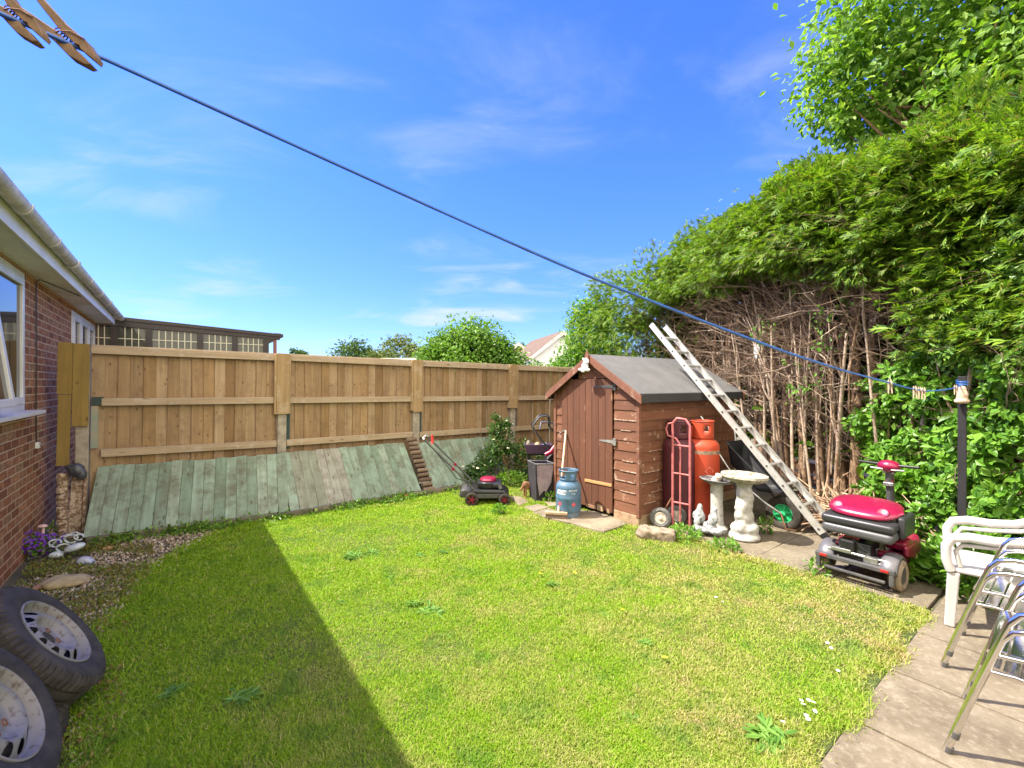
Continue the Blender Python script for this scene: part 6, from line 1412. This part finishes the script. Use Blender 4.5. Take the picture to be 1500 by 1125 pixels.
# purple flowering plant, ornaments and rocks in the bed
purpm = leafmat('purple_petals', [(0.12,0.02,0.35),(0.20,0.05,0.50),(0.27,0.10,0.58)], 0.25, 0.5, 3)
T = thing('purple_flower_plant','low plant with vivid purple flowers at the foot of the brick wall','flowering plant',tuple(gnd(48,815)))
P,d = blob_points(420,(0,0,0.10),(0.17,0.15,0.10),0.3,0.3,2); P[:,2]=np.abs(P[:,2]); n=len(P); leaves('foliage', ivym, P, rdir(n), unit(d+np.array([0,0,0.5])), np.full(n,0.03), np.full(n,0.02), T)
P,d = blob_points(330,(0,0,0.12),(0.18,0.16,0.11),0.8,0.3,2); P[:,2]=np.abs(P[:,2])+0.01; q=5
Pq = np.repeat(P,q,0); dq = unit(np.repeat(d,q,0)+np.array([0.1,-0.3,0.3])); t1 = unit(np.cross(dq,np.array([0.3,0.2,0.9]))); t2 = np.cross(dq,t1); az = np.tile(np.arange(q)*2*np.pi/q,len(P))[:,None]
leaves('blossom', purpm, Pq, t1*np.cos(az)+t2*np.sin(az)+0.2*dq, dq, np.full(len(Pq),0.013), np.full(len(Pq),0.011), T)
leafy_clump('purple_flower_plant','small straggling purple flowers beside the broken post','flowering plant',tuple(gnd(76,790)),0.09,0.16,160,0.02,0.04,ivym)
PK = thing('bird_stake','faded pink bird-shaped garden stake among the purple flowers','garden stake',tuple(gnd(60,812)+Vector((0.02,0,0))))
pinkm = plain('faded_pink',(0.62,0.38,0.36),0.6,(0.7,0.5,0.48),14)
mb = MB(); mb.tube([(0,0,0),(0,0,0.26)],0.011,8); mb.build('pole', pinkm, PK, smooth=40)
mb = MB(); mb.ball((0.005,-0.01,0.268),(0.042,0.03,0.016),14,8); mb.build('bird_head', pinkm, PK, smooth=60)
mb = MB(); mb.prism([(0,0.10),(0.08,0.135),(0.10,0.13),(0.06,0.105),(-0.05,0.115),(-0.06,0.13)], lambda a,b_,s: (a,-0.012 if s==0 else 0.006,b_)); mb.build('wing', pinkm, PK, bevel=0.003)
OR = thing('wire_ornament','pale blue and white metal garden ornament with curled wire loops on the gravel','ornament',tuple(gnd(100,815)),R_(15))
pb = plain('pale_blue_paint',(0.42,0.50,0.56),0.5,(0.62,0.66,0.68),16,bmp=0.2); 
mb = MB()
for (x,z,r) in ((-0.10,0.13,0.045),(0.02,0.16,0.05),(0.08,0.17,0.035),(-0.04,0.08,0.05)): mb.tube([(x+r*math.cos(a),0.01*math.sin(a*2),z+r*0.75*math.sin(a)) for a in np.linspace(0,2*math.pi*0.9,20)],0.0075,6)
mb.tube([(-0.14,0,0.10),(-0.05,0,0.19),(0.06,0,0.22),(0.12,0,0.18)],0.006,6); mb.build('wire_loops', pb, OR, smooth=60)
mb = MB(); mb.ball((0.06,-0.02,0.085),(0.085,0.06,0.035),16,10,Euler((0,R_(-15),0)).to_matrix()); mb.ball((-0.08,-0.02,0.03),(0.06,0.04,0.03),14,8); mb.build('ornament_body', pb, OR, remesh=0.009)
o = MB(); o.ball((0,0,0.03),(0.075,0.045,0.05),14,9); o.box((0.01,0,0.02),(0.12,0.06,0.05),Euler((0.1,0.2,0.1)).to_matrix()); o = o.build('painted_stone', plain('blue_white_stone',(0.42,0.46,0.55),0.7,(0.12,0.14,0.2),22,lo=0.46,hi=0.56), remesh=0.01); o.location = gnd(124,828); tag(o,'blue and white patterned stone half sunk in the gravel bed','painted stone')
def rock(label, loc, d, rz_, mat, cat='rock'):
    mb = MB(); mb.ball((0,0,d[2]*0.35),(d[0]/2,d[1]/2,d[2]/2),18,12); o = mb.build('rock', mat, smooth=50)
    tx = bpy.data.textures.new('rock_relief','CLOUDS'); tx.noise_scale = d[0]*0.5
    md = o.modifiers.new('d','DISPLACE'); md.texture = tx; md.strength = d[2]*0.7; md.mid_level = 0.5
    o.location = loc; o.rotation_euler = (0,R_(4),rz_); return tag(o,label,cat)
ystone = plain('yellow_stone',(0.42,0.35,0.19),0.9,(0.27,0.21,0.10),9,bmp=0.5)
rock('flat yellowish rock in the gravel bed above the old wheels', gnd(97,856), (0.30,0.26,0.08), 0.3, ystone)
rock('small buff stone behind the purple flowers by the wall', gnd(82,785), (0.13,0.11,0.10), 1.0, ystone)
rock('reddish brown stone at the bed corner near the old wheels', gnd(64,862), (0.16,0.10,0.05), 1.3, plain('red_stone',(0.30,0.17,0.11),0.9,(0.2,0.12,0.07),14))
rock('orange-brown stone at the green sheet foot in the gravel', gnd(158,806), (0.09,0.07,0.05), 0.6, plain('orange_stone',(0.42,0.24,0.11),0.9))
# heap of hedge cuttings behind the scooter
heap = plain('dry_cuttings', (0.42,0.29,0.19), 0.95, (0.22,0.14,0.09), 9, isl=0.35)
nh = 500; P0 = np.stack([rng.normal(3.72,0.16,nh),rng.normal(4.85,0.32,nh),np.abs(rng.normal(0.10,0.12,nh))],1)
V,F = tubes(wander(P0, rng.normal(size=(nh,3))*np.array([1,1,0.3]), rng.uniform(0.1,0.45,nh), 4, 0.15), np.tile(np.linspace(0.008,0.004,4),(nh,1))*rng.uniform(0.5,1.8,(nh,1)), 4)
kind(raw_mesh('cuttings', V, F, heap), 'stuff')
rock('moss-topped stone behind the scooter seat under the hedge', Vector((4.0,5.2,0.10)), (0.30,0.24,0.24), 0.2, plain('mossy_stone',(0.33,0.26,0.14),0.95,(0.22,0.22,0.06),8,bmp=0.5))
rock('sandy stone under the hedge between ladder foot and low fence', Vector((3.85,5.35,0.03)), (0.34,0.2,0.16), 0.9, plain('sandy_stone',(0.45,0.31,0.17),0.95,(0.3,0.2,0.11),8,bmp=0.5))

# ---------------------------------------------------------------- broad-leaved trees
def tree(label, loc, blobs, n, lmin, lmax, mat, h_trunk, rt, grp=None, limbs=6, wob=0.16, wr=0.62, name='tree'):
    T = thing(name, label, 'tree', loc, 0, grp)
    mb = MB(); zz = np.linspace(0, h_trunk, 9); mb.tube([(0.05*rt*10*math.sin(z*0.9), 0.04*rt*10*math.sin(z*1.3+1), z) for z in zz], [rt*(1.25 if z == 0 else 1-0.45*z/h_trunk) for z in zz], 10)
    tot = sum(b_[1][0]*b_[1][1]*b_[1][2] for b_ in blobs)
    for c, r in blobs:
        for k in range(limbs):
            d = rdir(1)[0]; e = np.array(c) + d*np.array(r)*0.8; s0 = np.array([0,0,h_trunk*rng.uniform(0.55,1.0)])
            m1 = (s0+e)/2 + rng.normal(size=3)*0.12*np.array(r); mb.tube([tuple(s0),tuple(m1),tuple(e)], [rt*0.38,rt*0.2,rt*0.05], 6)
    mb.build('trunk', M['bark'], T, smooth=60)
    Vs, Fs, off = [], [], 0
    for q,(c, r) in enumerate(blobs):
        m_ = int(n*r[0]*r[1]*r[2]/tot); k = max(6, m_//26)
        cc, cd = blob_points(k, c, r, 0.45, wob, q+len(label)); ci = rng.integers(0,k,m_)
        P = cc[ci] + rng.normal(size=(m_,3))*np.array(r)*0.15; d = unit((P-np.array(c))/np.array(r))
        D = unit(d*0.5 + rng.normal(size=(m_,3))*0.7 + np.array([0,0,-0.35])); Nn = unit(d*0.5 + np.array([-0.2,-0.1,0.8]) + rng.normal(size=(m_,3))*0.5)
        L = rng.uniform(lmin,lmax,m_); V,F = leaf_geo(P,D,Nn,L,L*wr*rng.uniform(0.8,1.1,m_),0.15); Vs.append(V); Fs.append(F+off); off += len(V)
    raw_mesh('crown', np.concatenate(Vs), np.concatenate(Fs), mat, T)
    return T
tree('large-leaved tree rising over the hedge with drooping glossy leaves', (5.95,5.3,0), [((-0.3,0.2,6.1),(1.5,1.5,1.3)),((-1.25,0.5,5.45),(0.75,0.8,0.62)),((-1.50,0.35,5.0),(0.42,0.4,0.32)),((0.2,-1.1,5.6),(1.3,1.2,1.3)),((-0.3,-0.9,5.0),(1.1,1.0,0.75)),((0.2,-1.9,4.9),(0.9,0.8,0.9))], 32000, 0.075, 0.13, broadm, 5.2, 0.14)
tree('bright green round-crowned tree just beyond the fence', (-1.1,11.4,0), [((0,0,2.1),(1.05,0.9,1.0)),((-0.85,0.1,1.75),(0.66,0.6,0.72)),((0.85,0.05,1.75),(0.68,0.6,0.74)),((0.1,-0.1,2.55),(0.55,0.5,0.45)),((-0.5,0,2.4),(0.5,0.5,0.45)),((0.6,0,2.35),(0.5,0.5,0.45))], 24000, 0.075, 0.125, treem, 1.8, 0.09, 'garden trees beyond the fence')
tree('yellow-green bushy tree beyond the fence, close to the shed roof peak', (1.95,11.6,0), [((0.15,0,2.6),(0.72,0.7,1.05)),((-0.45,0.1,1.9),(0.5,0.6,0.62)),((0.2,0,3.4),(0.5,0.5,0.5)),((-0.9,0.2,1.55),(0.42,0.4,0.36))], 11000, 0.06, 0.11, shrm, 2.0, 0.07, 'garden trees beyond the fence')
tree('low light green shrub top showing between round tree and houses', (0.62,12.5,0), [((0,0,1.85),(0.5,0.5,0.36)),((0.45,0.1,1.9),(0.4,0.4,0.32))], 1300, 0.06, 0.11, treem, 1.5, 0.05, 'garden trees beyond the fence')
tree('dark green rounded tree far beyond the fence, next to the olive one', (-16.2,45,0), [((0,0,4.3),(1.9,1.8,1.7)),((1.4,0,3.8),(1.5,1.5,1.4))], 3200, 0.22, 0.4, farm, 3.5, 0.2, 'far trees')
tree('olive green spreading tree far beyond the fence, beside the bright round one', (-10.6,42,0), [((0,0,4.3),(1.9,1.8,1.75)),((-1.6,0,3.6),(1.3,1.3,1.3)),((1.8,0,3.9),(1.7,1.6,1.4)),((3.2,0,3.6),(1.3,1.3,1.3))], 5200, 0.2, 0.36, farm2, 3.5, 0.2, 'far trees')
tree('tiny dark tree top above the fence near the brown lean-to', (-29,60,0), [((0,0,5.2),(1.3,1.2,1.0))], 900, 0.25, 0.45, farm, 4.5, 0.2, 'far trees')
tree('dark green tree behind the houses beyond the fence', (1.9,60,0), [((0,0,5.6),(1.3,1.2,1.3)),((1.3,0,5.0),(1.0,1.0,1.0))], 1200, 0.25, 0.45, farm, 4.5, 0.2, 'far trees')
# ---------------------------------------------------------------- far houses
rtile = plain('brown_roof_tiles',(0.095,0.062,0.042),0.95,(0.14,0.095,0.066),2); fbrick = plain('far_brick',(0.20,0.09,0.06),0.9,(0.25,0.13,0.09),6); render_ = plain('white_render',(0.58,0.60,0.62),0.8,(0.52,0.54,0.56),3)
def far_house(label, loc, rz_, w, l, eave, ridge, wallm):
    T = thing('house', label, 'house', loc, rz_)
    mb = MB(); mb.prism([(-w/2,0),(w/2,0),(w/2,eave),(0,ridge-0.1),(-w/2,eave)], lambda a,b_,s: (a, 0 if s==0 else l, b_)); mb.build('wall', wallm, T)
    mb = MB(); s_ = (ridge-eave)/(w/2)
    for sg in (-1,1): mb.prism([(0,ridge),(sg*(w/2+0.3),eave-0.3*s_),(sg*(w/2+0.3),eave-0.3*s_+0.16),(0,ridge+0.16)], lambda a,b_,s: (a, -0.3 if s==0 else l+0.3, b_))
    mb.build('roof', rtile, T)
    mb = MB()
    for sg in (-1,1): mb.prism([(0,ridge+0.14),(sg*(w/2+0.32),eave-0.3*s_+0.12),(sg*(w/2+0.32),eave-0.3*s_-0.16),(0,ridge-0.2)], lambda a,b_,s: (a, -0.36 if s==0 else -0.31, b_))
    mb.build('verge_board', M['white_upvc'], T)
    mb = MB(); mb.bx(-0.6,0.6,-0.03,0.05,eave-1.3,eave-0.2); f = mb.build('window', M['white_upvc'], T); mb = MB(); mb.bx(-0.52,0.52,-0.045,-0.031,eave-1.22,eave-0.28); mb.build('pane', glass, f)
    return T
far_house('white gabled house with brown tiled roof beyond the far fence corner', (4.3,38,0), R_(14), 5.4, 9, 3.9, 6.0, render_)
far_house('small brick gable with white verge boards next to the white house', (0.65,46,0), R_(8), 3.6, 8, 4.3, 5.75, fbrick)
gr_ = thing('garage','flat-roofed pale garage top just over the fence before the olive tree','garage',(-6.4,26,0),R_(-6))
mb = MB(); mb.bx(-1.2,1.6,0,4,0,2.95); mb.build('wall', fbrick, gr_); mb = MB(); mb.bx(-1.3,1.7,-0.12,4.1,2.951,3.12); mb.build('roof_edge', M['soffit'], gr_)
